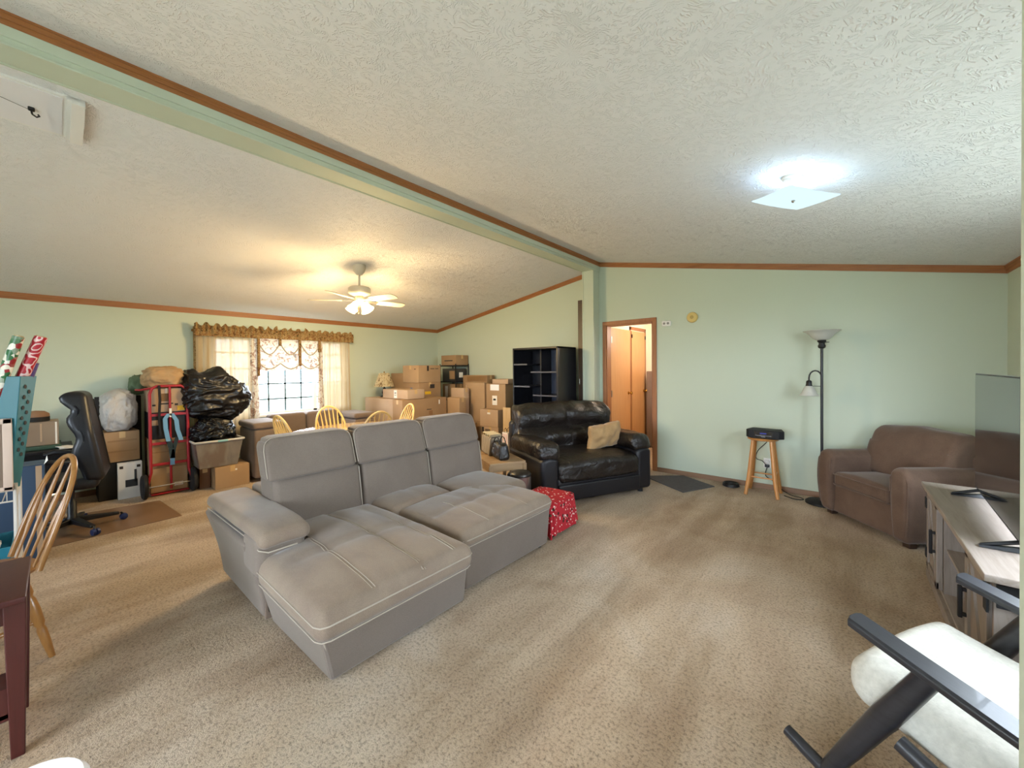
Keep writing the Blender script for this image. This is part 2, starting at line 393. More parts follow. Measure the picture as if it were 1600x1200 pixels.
# marriage-line beam and its end post
bm_ = st('trim_1', B().box(-2.99, -2.81, YB, YE, 2.87, 3.04), WALL)
st('moulding', B().box(-2.811, -2.797, YB, YE, 2.900, 2.948).box(-2.999, -2.985, YB, YE, 2.864, 2.88).box(-2.82, -2.803, YB, YE, 2.864, 2.876), WALL, bm_, .003)
po = st('trim_2', B().box(-2.99, -2.812, 5.165, YE, 0, 2.87), WALL, None, .006)
st('moulding', B().box(-2.996, -2.975, 5.158, 5.17, 0, 2.87).box(-2.83, -2.806, 5.158, 5.17, 0, 2.87), WALL, po, .003)
BASEW = wood('brown_baseboard', '7A5A42', '8A684C', .5, 0, 20)
# brown crown trims
def crown(name, p0, p1, nrm, m, h=.068):
    """two stepped strips just under the ceiling from p0 to p1 (top edge), nrm = into the room"""
    p0, p1, n_ = Vector(p0), Vector(p1), Vector(nrm); b = B()
    for d, a, c in ((.010, 0, h), (.018, 0, h * .58), (.024, 0, h * .25)):
        q = [p0 - Vector((0, 0, c)), p1 - Vector((0, 0, c)), p1 - Vector((0, 0, a)), p0 - Vector((0, 0, a))]
        b.add([v for v in q] + [v + n_ * d for v in q], [(0, 1, 2, 3), (7, 6, 5, 4), (0, 4, 5, 1), (1, 5, 6, 2), (2, 6, 7, 3), (3, 7, 4, 0)])
    return st(name, b, m)
sl, sr = (2.906 - 2.25) / (2.9 - (-(XL - .12)) * -1) if 0 else .1695, .1904
zl = lambda x: 2.25 + (x - (XL - .12)) * (.656 / 3.87)
zr = lambda x: 3.027 - (x + 2.9) * (.78 / 4.096)
crown('trim_3', (XL, YB, zl(XL) + .004), (XL, YE, zl(XL) + .004), (1, 0, 0), TRIM)
crown('trim_4', (XR, .70, zr(XR) + .004), (XR, YE, zr(XR) + .004), (-1, 0, 0), TRIM)
crown('trim_5', (XL, YE, zl(XL) + .004), (-2.99, YE, zl(-2.99) + .004), (0, -1, 0), TRIMX)
crown('trim_6', (-2.81, YE, zr(-2.81) + .004), (XR, YE, zr(XR) + .004), (0, -1, 0), TRIMX)
crown('trim_7', (-2.81, YB, zr(-2.81) + .002), (-2.81, YE, zr(-2.81) + .002), (1, 0, 0), TRIM)
st('baseboard_far', B().box(-1.95, XR, YE - .012, YE, 0, .06).box(XL, -3.0, YE - .012, YE, 0, .06), BASEW, None, .003)
st('baseboard_left', B().box(XL, XL + .012, YB, YE, 0, .065), BASEW, None, .003)
st('baseboard_right', B().box(XR - .012, XR, .7, YE, 0, .06), TRIM, None, .003)

# doorway: casing, open leaf, the bedroom behind
dr = st('door_1', B().box(-2.755, -2.70, YE - .016, YE + .01, 0, 2.11).box(-2.005, -1.95, YE - .016, YE + .01, 0, 2.11).box(-2.755, -1.95, YE - .018, YE + .01, 2.055, 2.11), TRIMZ, None, .004)
st('jamb', B().box(-2.70, -2.685, YE, YE + .12, 0, 2.055).box(-2.02, -2.005, YE, YE + .12, 0, 2.055).box(-2.70, -2.005, YE, YE + .12, 2.04, 2.055), TRIMZ, dr)
lf = st('door_leaf', B().box(-2.735, -2.70, 5.50, 6.195, .01, 2.04), OAKD, dr, .002)
for s, x in ((1, -2.70), (-1, -2.735)):
    st('knob', B().lathe([(.026, 0), (.026, .006), (.010, .010), (.010, .03), (.024, .04), (.028, .052), (.022, .064), (0, .068)], 16, TR((x, 6.12, 1.01), 0, s * PI/2)), BRASS, lf)
for z_ in (1.80, .98): st('hinge', B().box(-2.695, -2.682, 5.475, 5.50, z_, z_ + .1), METALG, dr)
bw = B().box(-2.84, -2.76, 5.47, 7.2, 0, 2.4).box(-2.8, -.5, 7.12, 7.2, 0, 2.4).box(-.5, -.42, 5.47, 7.2, 0, 2.4)
st('wall_bedroom', bw, CREAM)
st('ceiling', B().box(-2.84, -.42, 5.47, 7.2, 2.4, 2.46), CREAM)
st('wall_bedroom', B().box(-2.84, -2.72, 5.472, 5.482, 0, 2.4).box(-1.99, -.5, 5.472, 5.482, 0, 2.4).box(-2.72, -1.99, 5.472, 5.482, 2.08, 2.4), CREAM)
d2 = st('door_2', B().box(-2.76, -2.745, 6.30, 6.345, 0, 2.12).box(-2.76, -2.745, 6.945, 6.99, 0, 2.12).box(-2.76, -2.745, 6.30, 6.99, 2.065, 2.12), TRIMZ, None, .003)
l2 = st('door_leaf', B().box(-2.76, -2.742, 6.36, 6.93, .01, 2.05), OAKD, d2, .002)
st('knob', B().lathe([(.026, 0), (.026, .006), (.010, .010), (.010, .03), (.024, .04), (.028, .052), (.022, .064), (0, .068)], 16, TR((-2.742, 6.87, 1.01), 0, PI/2)), BRASS, l2)
for y_ in (6.352, 6.925): st('hinge', B().box(-2.742, -2.73, y_, y_ + .02, 1.93, 1.99), BLACKM, d2)
hb = B((-2.45, 6.9, 0)).rbox(-2.69, -2.05, 6.86, 6.90, .02, 1.36, .01, 2)
hb = tag(hb.make('headboard', BOARDW), 'grey brown wooden board standing inside the room behind the open door', 'board')
B((-2.45, 6.9, 0)).box(-2.69, -2.64, 6.90, 6.98, 0, 1.3).box(-2.10, -2.05, 6.90, 6.98, 0, 1.3).make('post', BOARDW, hb)

# windows
MUNT = mat('blue_grey_muntin', '5E7682', .5)
def window(name, axis, p, a0, a1, z0, z1, nx, nz, sgn, mull=None):
    b = B(); fw = .045
    def bx(B_, u0, u1, q0, q1, d0, d1):
        P0, P1 = sorted((p + sgn * d0, p + sgn * d1))
        if axis == 'x': B_.box(P0, P1, u0, u1, q0, q1)
        else: B_.box(u0, u1, P0, P1, q0, q1)
    for (u0, u1, q0, q1) in ((a0, a0+fw, z0, z1), (a1-fw, a1, z0, z1), (a0, a1, z0, z0+fw), (a0, a1, z1-fw, z1)): bx(b, u0, u1, q0, q1, .02, .09)
    if mull: 
        for m_ in mull: bx(b, m_-.03, m_+.03, z0, z1, .02, .09)
    o = st(name, b, WHITE, None, .003)
    g = B()
    for i in range(1, nx): u = a0 + (a1-a0)*i/nx; bx(g, u-.012, u+.012, z0+fw, z1-fw, .05, .062)
    for i in range(1, nz): q = z0 + (z1-z0)*i/nz; bx(g, a0+fw, a1-fw, q-.012, q+.012, .05, .062)
    st('muntin', g, MUNT, o)
    g = B(); bx(g, a0+fw, a1-fw, z0+fw, z1-fw, .064, .067); st('pane', g, GLASS, o)
    s = B(); bx(s, a0-.02, a1+.02, z0-.02, z0+.006, -.03, .03); st('sill', s, WHITE, o)
    return o
window('window_1', 'x', XL, 1.42, 3.30, .76, 1.93, 8, 5, -1, [1.90, 2.80])
window('window_2', 'x', XR, 1.50, 3.60, .80, 2.02, 6, 3, 1, [2.55])
window('added_window_3', 'y', YB, -2.0, .2, .10, 2.05, 2, 1, -1, [-.9])  # unseen window, added behind the camera to bring in daylight
window('added_window_4', 'y', YB, -5.1, -4.1, .75, 1.95, 4, 3, -1, [-4.6])  # unseen window, added to lift the ceiling and walls on the left
# outside
GRASS = mat('lawn', '8F9384', .9, 0, .3, 30, .02, '9C9F90', 1)
st('ground', B().box(-60, 60, -60, 60, -.75, -.65), GRASS)

# curtains on the window to the left
cu = T('window_curtain', 'beige gathered curtains with ruffled floral valance over the far window', 'curtain', (XL + .02, 2.3, 1.2))
O = (XL + .02, 2.3, 1.2)
def curtain(y0, y1, z0, z1, waves, amp, flare=.0, m=SHEER, nm='panel', x0=.10):
    def f(u, v):
        z = z1 + (z0 - z1) * v
        c = (y0 + y1) / 2; ww = (y1 - y0) / 2 * (1 + flare * v)
        y = c + (2*u - 1) * ww
        ph = u * waves * 2 * PI + .5 * math.sin(7 * u + 3 * y0)
        a = amp * (.6 + .5 * v)
        return (XL + x0 + a * math.sin(ph) + .012 * math.sin(v * 5 + u * 9), y + .006 * math.sin(ph * 1.7), z)
    return B(O).grid(f, int(waves * 12), 16).make(nm, m, cu, solid=.0)
curtain(1.22, 1.92, .28, 1.93, 8, .018, .02)
curtain(2.80, 3.34, .28, 1.93, 7, .018, .10)
curtain(1.84, 1.94, .55, 1.90, 3, .015, .1, FLORALT, 'floral_panel', .135)
curtain(2.79, 2.86, .8, 1.90, 2, .015, .2, FLORALT, 'floral_panel', .135)
def ruff(u, v):
    y = 1.20 + 2.18 * u; ph = u * 2 * PI * 34
    z = 1.90 + .16 * v + (.018 * noise.noise(Vector((u * 46, v * 3, 1))) + .012 * math.sin(ph * .61)) * (v ** 3) * 1.6
    return (XL + .165 + .018 * math.sin(ph) * (.4 + v) + .02 * noise.noise(Vector((u * 60, v * 4, 5))), y, z)
B(O).grid(ruff, 420, 8).make('valance', FLORAL, cu)
B(O).tube([(XL + .14, 1.20, 1.98), (XL + .14, 3.38, 1.98)], .015).box(XL + .0, XL + .15, 1.20, 1.215, 1.965, 1.995).box(XL + .0, XL + .15, 3.365, 3.38, 1.965, 1.995).make('rod', FLORAL, cu)
# return of the curtain to the wall at its left end
B(O).grid(lambda u, v: (XL + .01 + .13 * u, 1.215 + .004 * math.sin(u * 20), 2.03 - v * 1.75), 6, 10).make('return', FLORAL, cu)
# balloon shade in three swags
def balloon(u, v):
    y = 1.93 + .88 * u; s = (u * 3) % 1.0; sag = math.sin(PI * s)
    L_ = .44 + .05 * sag
    return (XL + .12 + .03 * sag * (.3 + v) + .012 * math.sin(v * 16 + sag * 4), y, 1.90 - L_ * v + .025 * math.sin(v * 9) * sag)
B(O).grid(balloon, 72, 24).make('balloon_shade', FLORALT, cu)
for q in range(3):
    for zz, dr_ in ((1.84, .17), (1.51, .085)):
        pts = [(XL + .165, 1.93 + .293 * (q + t / 10), zz - dr_ * math.sin(PI * t / 10) + (0 if zz > 1.7 else .03)) for t in range(11)]
        B(O).tube(pts, .008, 6).make('swag_trim', mat('swag_trim_cloth', 'B0A080', .8), cu)
for yy in (1.935, 2.22, 2.50, 2.80):
    B(O).rbox(XL + .15, XL + .19, yy - .018, yy + .018, {1.935: 1.35, 2.22: 1.80, 2.50: 1.50, 2.80: 1.72}[yy], 1.92, .012, 2).make('floral_tail', FLORAL, cu)

# attic hatch in the left ceiling
tl = math.atan(.1695)
hx_ = -3.28; hz = zl(hx_)
Mh = TR((hx_, -.42, hz), 0, -tl)
ah = T('attic_hatch', 'white framed ceiling hatch with small dark pull hook, left of the beam', 'hatch', (hx_, -.42, hz - .02))
Oh = (hx_, -.42, hz - .02)
WHL = mat('hatch_white', 'E4E2E4', .45)
B(Oh).box(-.17, .17, -.50, .47, -.016, .0, Mh).make('panel', WHL, ah)
b = B(Oh)
for (x0, x1, y0, y1) in ((-.19, .19, .47, .55), (-.19, .19, -.58, -.5)):
    for d, e in ((.012, 0), (.024, .014), (.036, .03)):
        b.box(x0, x1, y0 + (e if y0 > 0 else 0), y1 - (0 if y0 > 0 else e), -d, 0, Mh)
b.box(-.185, -.165, -.5, .47, -.012, 0, Mh).box(.165, .185, -.5, .47, -.012, 0, Mh)
b.make('frame', WHITE, ah)
b = B(Oh).tube([(0, .36, -.016), (0, .365, -.05)], .004, 6, Mh).tube([(0, .365, -.05), (0, .380, -.060), (0, .39, -.05), (0, .385, -.042)], .004, 6, Mh).rbox(-.013, .013, .35, .375, -.03, -.014, .006, 2, M=Mh)
b.make('hook', BLACKM, ah)
B(Oh).tube([(0, .36, -.03), (.12, .0, -.02)], .0015, 4, Mh).make('wire', BLACKM, ah)

# square glass ceiling fixture
fx, fy = -.225, 2.80; fz = zr(fx)
tr_ = math.atan(.1904)
lf_ = T('ceiling_light', 'flush ceiling lamp with square etched glass plate shining cool white', 'ceiling light', (fx, fy, fz))
Mf = TR((fx, fy, fz), 0, tr_)
B((fx, fy, fz)).lathe([(.055, .0), (.055, -.012), (.045, -.02), (.045, -.035), (.0, -.036)], 24, Mf).make('canopy', WHITE, lf_)
Mp = TR((fx, fy, fz - .130), 0, tr_) @ Matrix.Rotation(rad(45), 4, 'Z')
gp = B((fx, fy, fz)).rbox(-.152, .152, -.152, .152, -.003, .003, .002, 1, 10, f=lambda p: (p.x, p.y, p.z + .10 * (p.x*p.x + p.y*p.y) / .05 * .12), M=Mp).make('glass_plate', SQGLOW, lf_)
B((fx, fy, fz)).lathe([(.008, -.006), (.010, 0), (.006, .008), (0, .01)], 12, TR((fx, fy, fz - .136), PI)).make('finial', METALG, lf_)
B((fx, fy, fz)).tube([(fx, fy, fz - .035), (fx, fy, fz - .136)], .004, 6).make('stem', METALG, lf_)

# ceiling fan
FX, FY = -4.37, 2.36; fzc = zl(FX)
fan = T('ceiling_fan', 'white ceiling fan with five blades and lit tulip glass shades', 'ceiling fan', (FX, FY, 2.28), 0)
OF = (FX, FY, 2.28)
FANW = mat('fan_white', 'CFC6B2', .45)
B(OF).lathe([(.075, .04), (.075, -.01), (.06, -.06), (.03, -.10), (.0, -.10)], 24, TR((FX, FY, fzc - .01), 0, -.0)).make('ceiling_canopy', FANW, fan)
B(OF).tube([(FX, FY, 2.55), (FX, FY, 2.40)], .012, 10).make('downrod', FANW, fan)
B(OF).lathe([(.03, .115), (.11, .105), (.125, .09), (.125, .035), (.11, .02), (.06, .0), (.0, .0)], 32, TR((FX, FY, 2.30))).make('motor_housing', FANW, fan)
B(OF).lathe([(.045, .0), (.05, -.02), (.045, -.07), (.02, -.09), (0, -.09)], 20, TR((FX, FY, 2.30))).make('light_kit', FANW, fan)
for k_ in range(5):
    a = rad(12 + 72 * k_) 
    Mb = TR((FX, FY, 2.248), 0, 0, a) @ TR((0, 0, 0), rad(-12))
    bl = B(OF).prism([(.19, -.045), (.24, -.06), (.52, -.068), (.56, -.055), (.575, 0), (.56, .055), (.52, .068), (.24, .06), (.19, .045)], -.004, .004, Mb)
    br = B(OF).hexa([(.07, -.018, -.004), (.22, -.04, -.012), (.22, .04, -.012), (.07, .018, -.004)], [(.07, -.018, .004), (.22, -.04, -.004), (.22, .04, -.004), (.07, .018, .004)], Mb)
    bo = bl.make('blade', FANW, fan); br.make('blade_iron', METALG, bo)
for k_ in range(4):
    a = rad(25 + 90 * k_)
    Ms = TR((FX + .065 * math.cos(a), FY + .065 * math.sin(a), 2.215), 0, 0, a) @ Matrix.Rotation(rad(-38), 4, 'Y')
    sh = B(OF).lathe([(.02, 0), (.03, -.012), (.036, -.04), (.044, -.07), (.058, -.10), (.062, -.105), (.054, -.10), (.040, -.07), (.03, -.03), (.012, -.01)], 20, Ms, close=False).make('glass_shade', FANGLOW, fan)
B(OF).tube([(FX + .03, FY - .03, 2.22), (FX + .03, FY - .03, 2.10)], .0008, 4).lathe([(0, 0), (.004, -.006), (0, -.014)], 8, c=(FX + .03, FY - .03, 2.10)).make('pull_chain', BRASS, fan)

# detectors, outlet
sd = B((-1.489, YE, 2.065)).lathe([(.068, 0), (.068, .012), (.060, .028), (.030, .034), (0, .034)], 28, TR((-1.489, YE, 2.065), PI/2)).make('smoke_detector', mat('yellowed_plastic', 'CDB26A', .5))
tag(sd, 'yellowed round smoke detector high on the green wall', 'smoke detector')
B((-1.489, YE, 2.065)).lathe([(.022, 0), (.022, .004), (.018, .006), (0, .006)], 16, TR((-1.489, YE - .034, 2.065), PI/2)).make('test_button', mat('yellowed_plastic_dark', 'A98F4C', .5), sd)
co = B((-1.815, YE, 2.012)).rbox(-1.875, -1.755, YE - .03, YE, 1.975, 2.05, .028, 4, 2).make('detector', WHITE)
tag(co, 'small white oval detector beside the doorway top corner', 'detector')
for dx in (-.025, .025): B((-1.815, YE, 2.012)).lathe([(.016, 0), (.016, .003), (.008, .003), (.008, 0)], 14, TR((-1.815 + dx, YE - .03, 2.012), PI/2)).make('grille', METALG, co)
ou = B((-.68, YE, .30)).rbox(-.715, -.645, YE - .006, YE, .245, .36, .003, 2).make('wall_outlet', WHITE)
tag(ou, 'white wall outlet with plugs behind the wooden stool', 'outlet')
for pz in (.275, .325): B((-.68, YE, .30)).rbox(-.70, -.655, YE - .04, YE - .006, pz - .016, pz + .016, .006, 2).make('plug', BLACK if pz < .3 else WHITE, ou)
# ------------------------------------------------------------------ taupe sectional sofa
O = (-2.45, 1.65, 0)
sofa = T('sectional_sofa', 'large taupe sectional sofa with chaise, pull-out seat and pale stitching', 'sofa', O)
# arm on the left, leaning outward, with padded top
def lean(y0, y1, k=.12):      # skew in y with height
    return lambda p: (p.x, p.y - k * (p.z) if p.y < y1 else p.y, p.z)
ab = B(O).rbox(-3.28, -2.44, .735, .95, .05, .50, .03, 3, 6, f=lambda p: (p.x + (.10 * (.5 - p.z) if p.x < -3.2 else 0), p.y - .10 * (p.z / .5) + .02 * math.sin(p.z * 6), p.z))
ab.make('arm_body', SOFA, sofa)
def padf(p):
    t = (p.x + 2.7) / .55
    z = p.z - .0 - .07 * max(0, t - .45) ** 2 * 3.2 + .012 * (1 - ((p.y - .79) / .15) ** 2)
    return (p.x, p.y + .02 * (p.x + 2.7), z)
pd = B(O).rbox(-3.24, -2.25, .655, .91, .515, .60, .04, 4, 10, f=padf).make('arm_pad', SOFATOP, sofa)
ed = []
for q in range(13):
    x = -3.2 + q / 12 * .92; p = padf(Vector((x, .66, .555))); ed.append((p[0], p[1] - .002, p[2] - .035))
ed += [(-2.247, .70, ed[-1][2] - .01), (-2.247, .84, ed[-1][2] - .01)]
B(O).tube(ed, .0035, 6).make('stitching', STITCH, pd)
B(O)  .rbox(-2.52, -2.275, .655, .90, .34, .56, .045, 4, 3, f=lambda p: (p.x, p.y, p.z)).make('arm_front', SOFA, sofa)
B(O).rbox(-2.46, -2.44, .74, .95, .04, .42, .008, 2).make('arm_edge', FARSOFA, sofa)
# chaise base (tapers inward to the floor)
B(O).hexa([(-2.43, .775, .02), (-1.755, .79, .02), (-1.755, 1.60, .02), (-2.43, 1.60, .02)],
          [(-2.43, .695, .33), (-1.66, .700, .33), (-1.66, 1.545, .33), (-2.43, 1.545, .33)]).make('chaise_base', SOFA, sofa, .015)
B(O).tube([(-1.757, .797, .06), (-1.664, .708, .325)], .005, 6).tube([(-1.757, .83, .06), (-1.66, .742, .325)], .003, 6).make('stitching', STITCH, sofa.children[-1])
# seat cushions with a puffed top and quilted seams
def puff(x0, x1, y0, y1, z1, bulge, seams_x=(), seams_y=(), depth=.012, noise_a=.008, front=0):
    """returns f(x,y) top offset used both for the mesh and the stitching"""
    def h(x, y):
        u = max(0, min(1, (x - x0) / (x1 - x0))); v = max(0, min(1, (y - y0) / (y1 - y0)))
        z = bulge * (max(0, 4*u*(1-u)) ** .45) * (max(0, 4*v*(1-v)) ** .45)
        for s, a, b_ in seams_y:
            if a - .02 < x < b_ + .02: z -= depth * math.exp(-((y - s) / .028) ** 2)
        for s, a, b_ in seams_x:
            if a < y < b_: z -= depth * math.exp(-((x - s) / .03) ** 2)
        z += noise_a * noise.noise(Vector((x * 5, y * 5, x0)))
        return z
    return h
def cushion(name, x0, x1, y0, y1, z0, z1, h, m=SOFATOP, r=.05, nx=24, parent=sofa):
    def f(p):
        t = max(0, (p.z - z0) / (z1 - z0)); y = max(p.y, .93) if (name == 'chaise_cushion' and p.x < -2.31) else p.y; return (p.x, y, p.z + h(p.x, p.y) * t * t)
    return B(O).rbox(x0, x1, y0, y1, z0, z1, r, 4, nx, f=f).make(name, m, parent)
def stitches(par, h, z1, lines, x0, x1, y0, y1):
    for L_ in lines:
        b = B(O); (a0, b0), (a1, b1) = L_; n = 18
        b.tube([(a0 + (a1-a0)*i/n, b0 + (b1-b0)*i/n, z1 + h(a0 + (a1-a0)*i/n, b0 + (b1-b0)*i/n) + .0015) for i in range(n+1)], .0028, 5)
        b.make('stitching', STITCH, par)
seamY = [(.93, -2.42, -1.62), (1.20, -2.7, -1.60), (1.40, -2.6, -1.85)]
hc = puff(-2.72, -1.60, .66, 1.52, .43, .055, [(-2.10, .75, 1.5)], seamY, .013)
ch = cushion('chaise_cushion', -2.72, -1.585, .665, 1.525, .305, .43, hc)
for s, a, b_ in ((.93, -2.40, -1.63), (1.19, -2.65, -1.60), (1.40, -2.30, -1.62)):
    stitches(ch, hc, .43, [((a, s - .008), (b_, s - .008)), ((a, s + .008), (b_, s + .008))], 0, 0, 0, 0)
def rim(par, x0, x1, y0, y1, z, r=.0035, c=.045):
    pts = [(x0, y0, z), (x1 - c, y0, z), (x1 - c*.3, y0 + c*.3, z), (x1, y0 + c, z), (x1, y1 - c, z), (x1 - c*.3, y1 - c*.3, z), (x1 - c, y1, z)]
    B(O).tube(pts, r, 6).make('stitching', STITCH, par)
rim(ch, -2.3, -1.584, .664, 1.526, .385); rim(ch, -2.3, -1.592, .672, 1.518, .318, .003)
# pull-out section
B(O).hexa([(-2.45, 1.66, .03), (-1.815, 1.66, .03), (-1.805, 2.54, .03), (-2.45, 2.54, .03)],
          [(-2.45, 1.62, .34), (-1.76, 1.62, .34), (-1.75, 2.50, .34), (-2.45, 2.50, .34)]).make('sleeper_base', SOFA, sofa, .012)
hs = puff(-2.42, -1.70, 1.56, 2.50, .43, .05, [(-2.07, 1.6, 2.45)], [(1.95, -2.35, -1.74), (2.2, -2.3, -1.74)], .011)
sl_ = cushion('sleeper_cushion', -2.42, -1.72, 1.555, 2.505, .335, .43, hs)
for s in (1.80, 2.20):
    stitches(sl_, hs, .43, [((-2.2, s), (-1.74, s))], 0, 0, 0, 0)
rim(sl_, -2.2, -1.719, 1.56, 2.506, .39); rim(sl_, -2.2, -1.727, 1.56, 2.50, .345, .003)
# back seats
h2 = puff(-2.76, -2.36, 1.50, 2.10, .43, .05, [], [(1.8, -2.7, -2.3)], .008)
cushion('seat_cushion', -2.76, -2.385, 1.50, 2.085, .30, .43, h2, nx=14)
h3 = puff(-2.76, -2.05, 2.09, 2.70, .42, .055, [], [], .008)
cushion('seat_cushion', -2.76, -2.12, 2.09, 2.70, .30, .42, h3, nx=14)
B(O).rbox(-2.95, -2.20, 1.56, 2.66, .05, .31, .02, 3, 2).make('rear_base', SOFA, sofa)
# lower backrests and adjustable headrests
yb = [(.88, 1.455), (1.465, 2.075), (2.085, 2.69)]
Ml = lambda: None
for i, (a, b_) in enumerate(yb):
    def fl_(p):
        t = (p.z - .40) / .34
        k_ = 1 - abs(2 * (p.y - a) / (b_ - a) - 1) ** 4
        return (p.x - .05 * t + (.018 * k_ * math.sin(PI * max(0, min(1, t))) if p.x > -2.75 else 0), p.y, p.z)
    lo = B(O).rbox(-2.93, -2.665, a, b_, .38, .745, .035, 3, 8, f=fl_).make('backrest', SOFA, sofa)
    B(O).tube([(-2.664 - .05 * t, b_ - .012, .42 + .30 * t) for t in (0, .3, .6, 1)], .0035, 5).make('stitching', STITCH, lo)
    yh0, yh1 = a - .045 + .0 * i, b_ - .045
    def fh(p, y0=yh0, y1=yh1):
        # rounded upper corners, leaning back
        c = .075; z = p.z; y = p.y; top = 1.0
        dy = max(0, y0 + c - y, y - (y1 - c)); dz = max(0, z - (top - c))
        if dy > 0 and dz > 0:
            l = math.hypot(dy, dz); mx_ = max(dy, dz); s = mx_ / l
            sgn = 1 if y > (y0+y1)/2 else -1
            y = (y1 - c if sgn > 0 else y0 + c) + sgn * dy * s; z = (top - c) + dz * s
        t = (z - .73) / .27
        return (p.x - .10 * t, y, z)
    hr = B(O).rbox(-2.82, -2.665, yh0, yh1, .735, 1.0, .032, 3, 12, f=fh).make('headrest', SOFA, sofa)
    pts = []
    for q in range(25):
        t = q / 24
        if t < .25: y, z = yh0 + .004, .76 + (1.0 - .76) * t / .25
        elif t < .75: y, z = yh0 + (yh1 - yh0) * (t - .25) / .5, .998
        else: y, z = yh1 - .004, 1.0 - (1.0 - .76) * (t - .75) / .25
        p = fh(Vector((-2.675, min(max(y, yh0 + .004), yh1 - .004), min(z, .998)))); pts.append(p)
    B(O).tube(pts, .003, 5).make('piping', STITCH, hr)
B(O).rbox(-3.22, -2.93, .90, 2.68, .06, .63, .03, 3, 2).make('back_frame', SOFA, sofa)
for (x, y) in ((-2.42, .82), (-1.83, 1.54), (-1.86, 2.49), (-3.2, .85), (-3.15, 2.6), (-1.89, 1.72), (-1.85, .88)):
    B(O).lathe([(.020, 0), (.022, .035)], 12, c=(x, y, 0)).make('foot', BLACKM, sofa)

# ------------------------------------------------------------------ black leather loveseat
Lv = T('leather_loveseat', 'wide black leather recliner loveseat with pillow arms beside the post', 'sofa', (-2.386, 4.0, 0), rad(-116.3))
def sag(a, s=6, sd=0):
    return lambda p: (p.x + a * noise.noise(Vector((p.x*s, p.y*s, p.z*s + sd))), p.y + a * noise.noise(Vector((p.x*s + 9, p.y*s, p.z*s + sd))), p.z + a * noise.noise(Vector((p.x*s, p.y*s + 9, p.z*s + sd))))
W2 = .715
B().rbox(-W2 + .18, W2 - .18, -.36, .43, .04, .28, .03, 3, 3).make('base', LEATHER2, Lv)
B().rbox(-W2 + .19, W2 - .19, .40, .455, .05, .22, .02, 3, 3).make('footrest_panel', LEATHER2, Lv)
def seatf(p):
    t = max(0, (p.z - .25) / .22); u = p.x / .52
    z = p.z + .02 * (1 - u*u) * t - (.05 * max(0, (p.y - .25) / .2) ** 2 * t)
    q = sag(.008, 6)(p); return (q[0], q[1], z + q[2] - p.z)
B().rbox(-W2 + .20, W2 - .20, -.30, .455, .23, .47, .05, 4, 12, f=seatf).make('seat', LEATHER, Lv)
for s in (-1, 1):
    def armf(p, s=s):
        return sag(.018, 8, s)(Vector((p.x, p.y, p.z - .05 * max(0, (p.y - .30) / .17) ** 2)))
    x0, x1 = sorted((s * W2, s * (W2 - .21)))
    def panel(p, s=s, x0=x0, x1=x1):
        c = (x0 + x1) / 2; t = (p.z - .04) / .5
        r = .07 * max(0, t - .75) * 4 * abs((p.x - c) / .1)
        return (p.x, p.y, p.z - r * .5)
    B().rbox(x0, x1, -.42, .43, .04, .52, .05, 4, 6, f=panel).make('arm_panel', LEATHER2, Lv)
    xa, xb = sorted((s * (W2 + .015), s * (W2 - .25)))
    a_ = B().rbox(xa, xb, -.36, .425, .48, .66, .075, 5, 10, f=armf).make('arm_pillow', LEATHER, Lv)
def backf(p):
    t = (p.z - .42) / .58; u = p.x / .67
    y = p.y - .16 * t + .05 * math.sin(PI * min(1, max(0, t * 1.0))) * (1 if p.y > -.3 else .4)
    if p.y > -.34:
        y += .05 * math.exp(-((t - .80) / .14) ** 2) - .055 * math.exp(-((t - .52) / .07) ** 2) * (1 - .5 * u * u) + .02 * math.exp(-((t - .3) / .12) ** 2)
        y += -.03 * math.exp(-((p.x) / .03) ** 2) * (t > .5)
    q = sag(.024, 6, 3)(Vector((p.x, y, p.z))); q = sag(.010, 15, 4)(Vector(q))
    return (q[0] * (1 - .06 * max(0, t)), q[1], q[2] - .03 * abs(u) ** 3 * max(0, t) + .012 * math.exp(-((abs(u) - .92) / .08) ** 2) * (t > .9))
B().rbox(-.70, .70, -.40, -.17, .30, 1.00, .075, 5, 22, f=backf).make('backrest', LEATHER, Lv)
B().rbox(-.70, .70, -.47, -.33, .08, .80, .05, 4, 4, f=lambda p: (p.x, p.y - .03 * (p.z - .1), p.z)).make('back_shell', LEATHER2, Lv)
for x in (-.60, .60):
    for y in (-.36, .36): B().lathe([(.03, 0), (.03, .045)], 12, c=(x, y, 0)).make('foot', BLACKM, Lv)
# crumpled tan pillow on its seat
def pilf(w, h, d):
    def f(p):
        u, v = p.x / w, p.z / h
        k_ = (max(0, 1 - u*u) * max(0, 1 - v*v)) ** .35
        y = p.y * (.12 + k_)
        q = Vector((p.x * (1 - .08 * (1 - abs(v)) ) , y, p.z * (1 - .10 * (1 - abs(u)))))
        return q + Vector((.0, .012, 0)) * noise.noise(q * 14) * 1.5 + Vector((.006, .006, .010)) * noise.noise(q * 18 + Vector((5, 0, 0)))
    return f
pl = T('throw_pillow', 'crumpled tan throw pillow leaning on the black leather loveseat', 'pillow', (-2.16, 4.20, .49), rad(-112))
Mp_ = TR((0, 0, .135), rad(-12), 0, 0) @ Matrix.Rotation(rad(6), 4, 'Y')
B().rbox(-.23, .23, -.075, .075, -.15, .15, .03, 3, 18, f=pilf(.23, .15, .07), M=Mp_).make('cushion', PILLOW, pl)

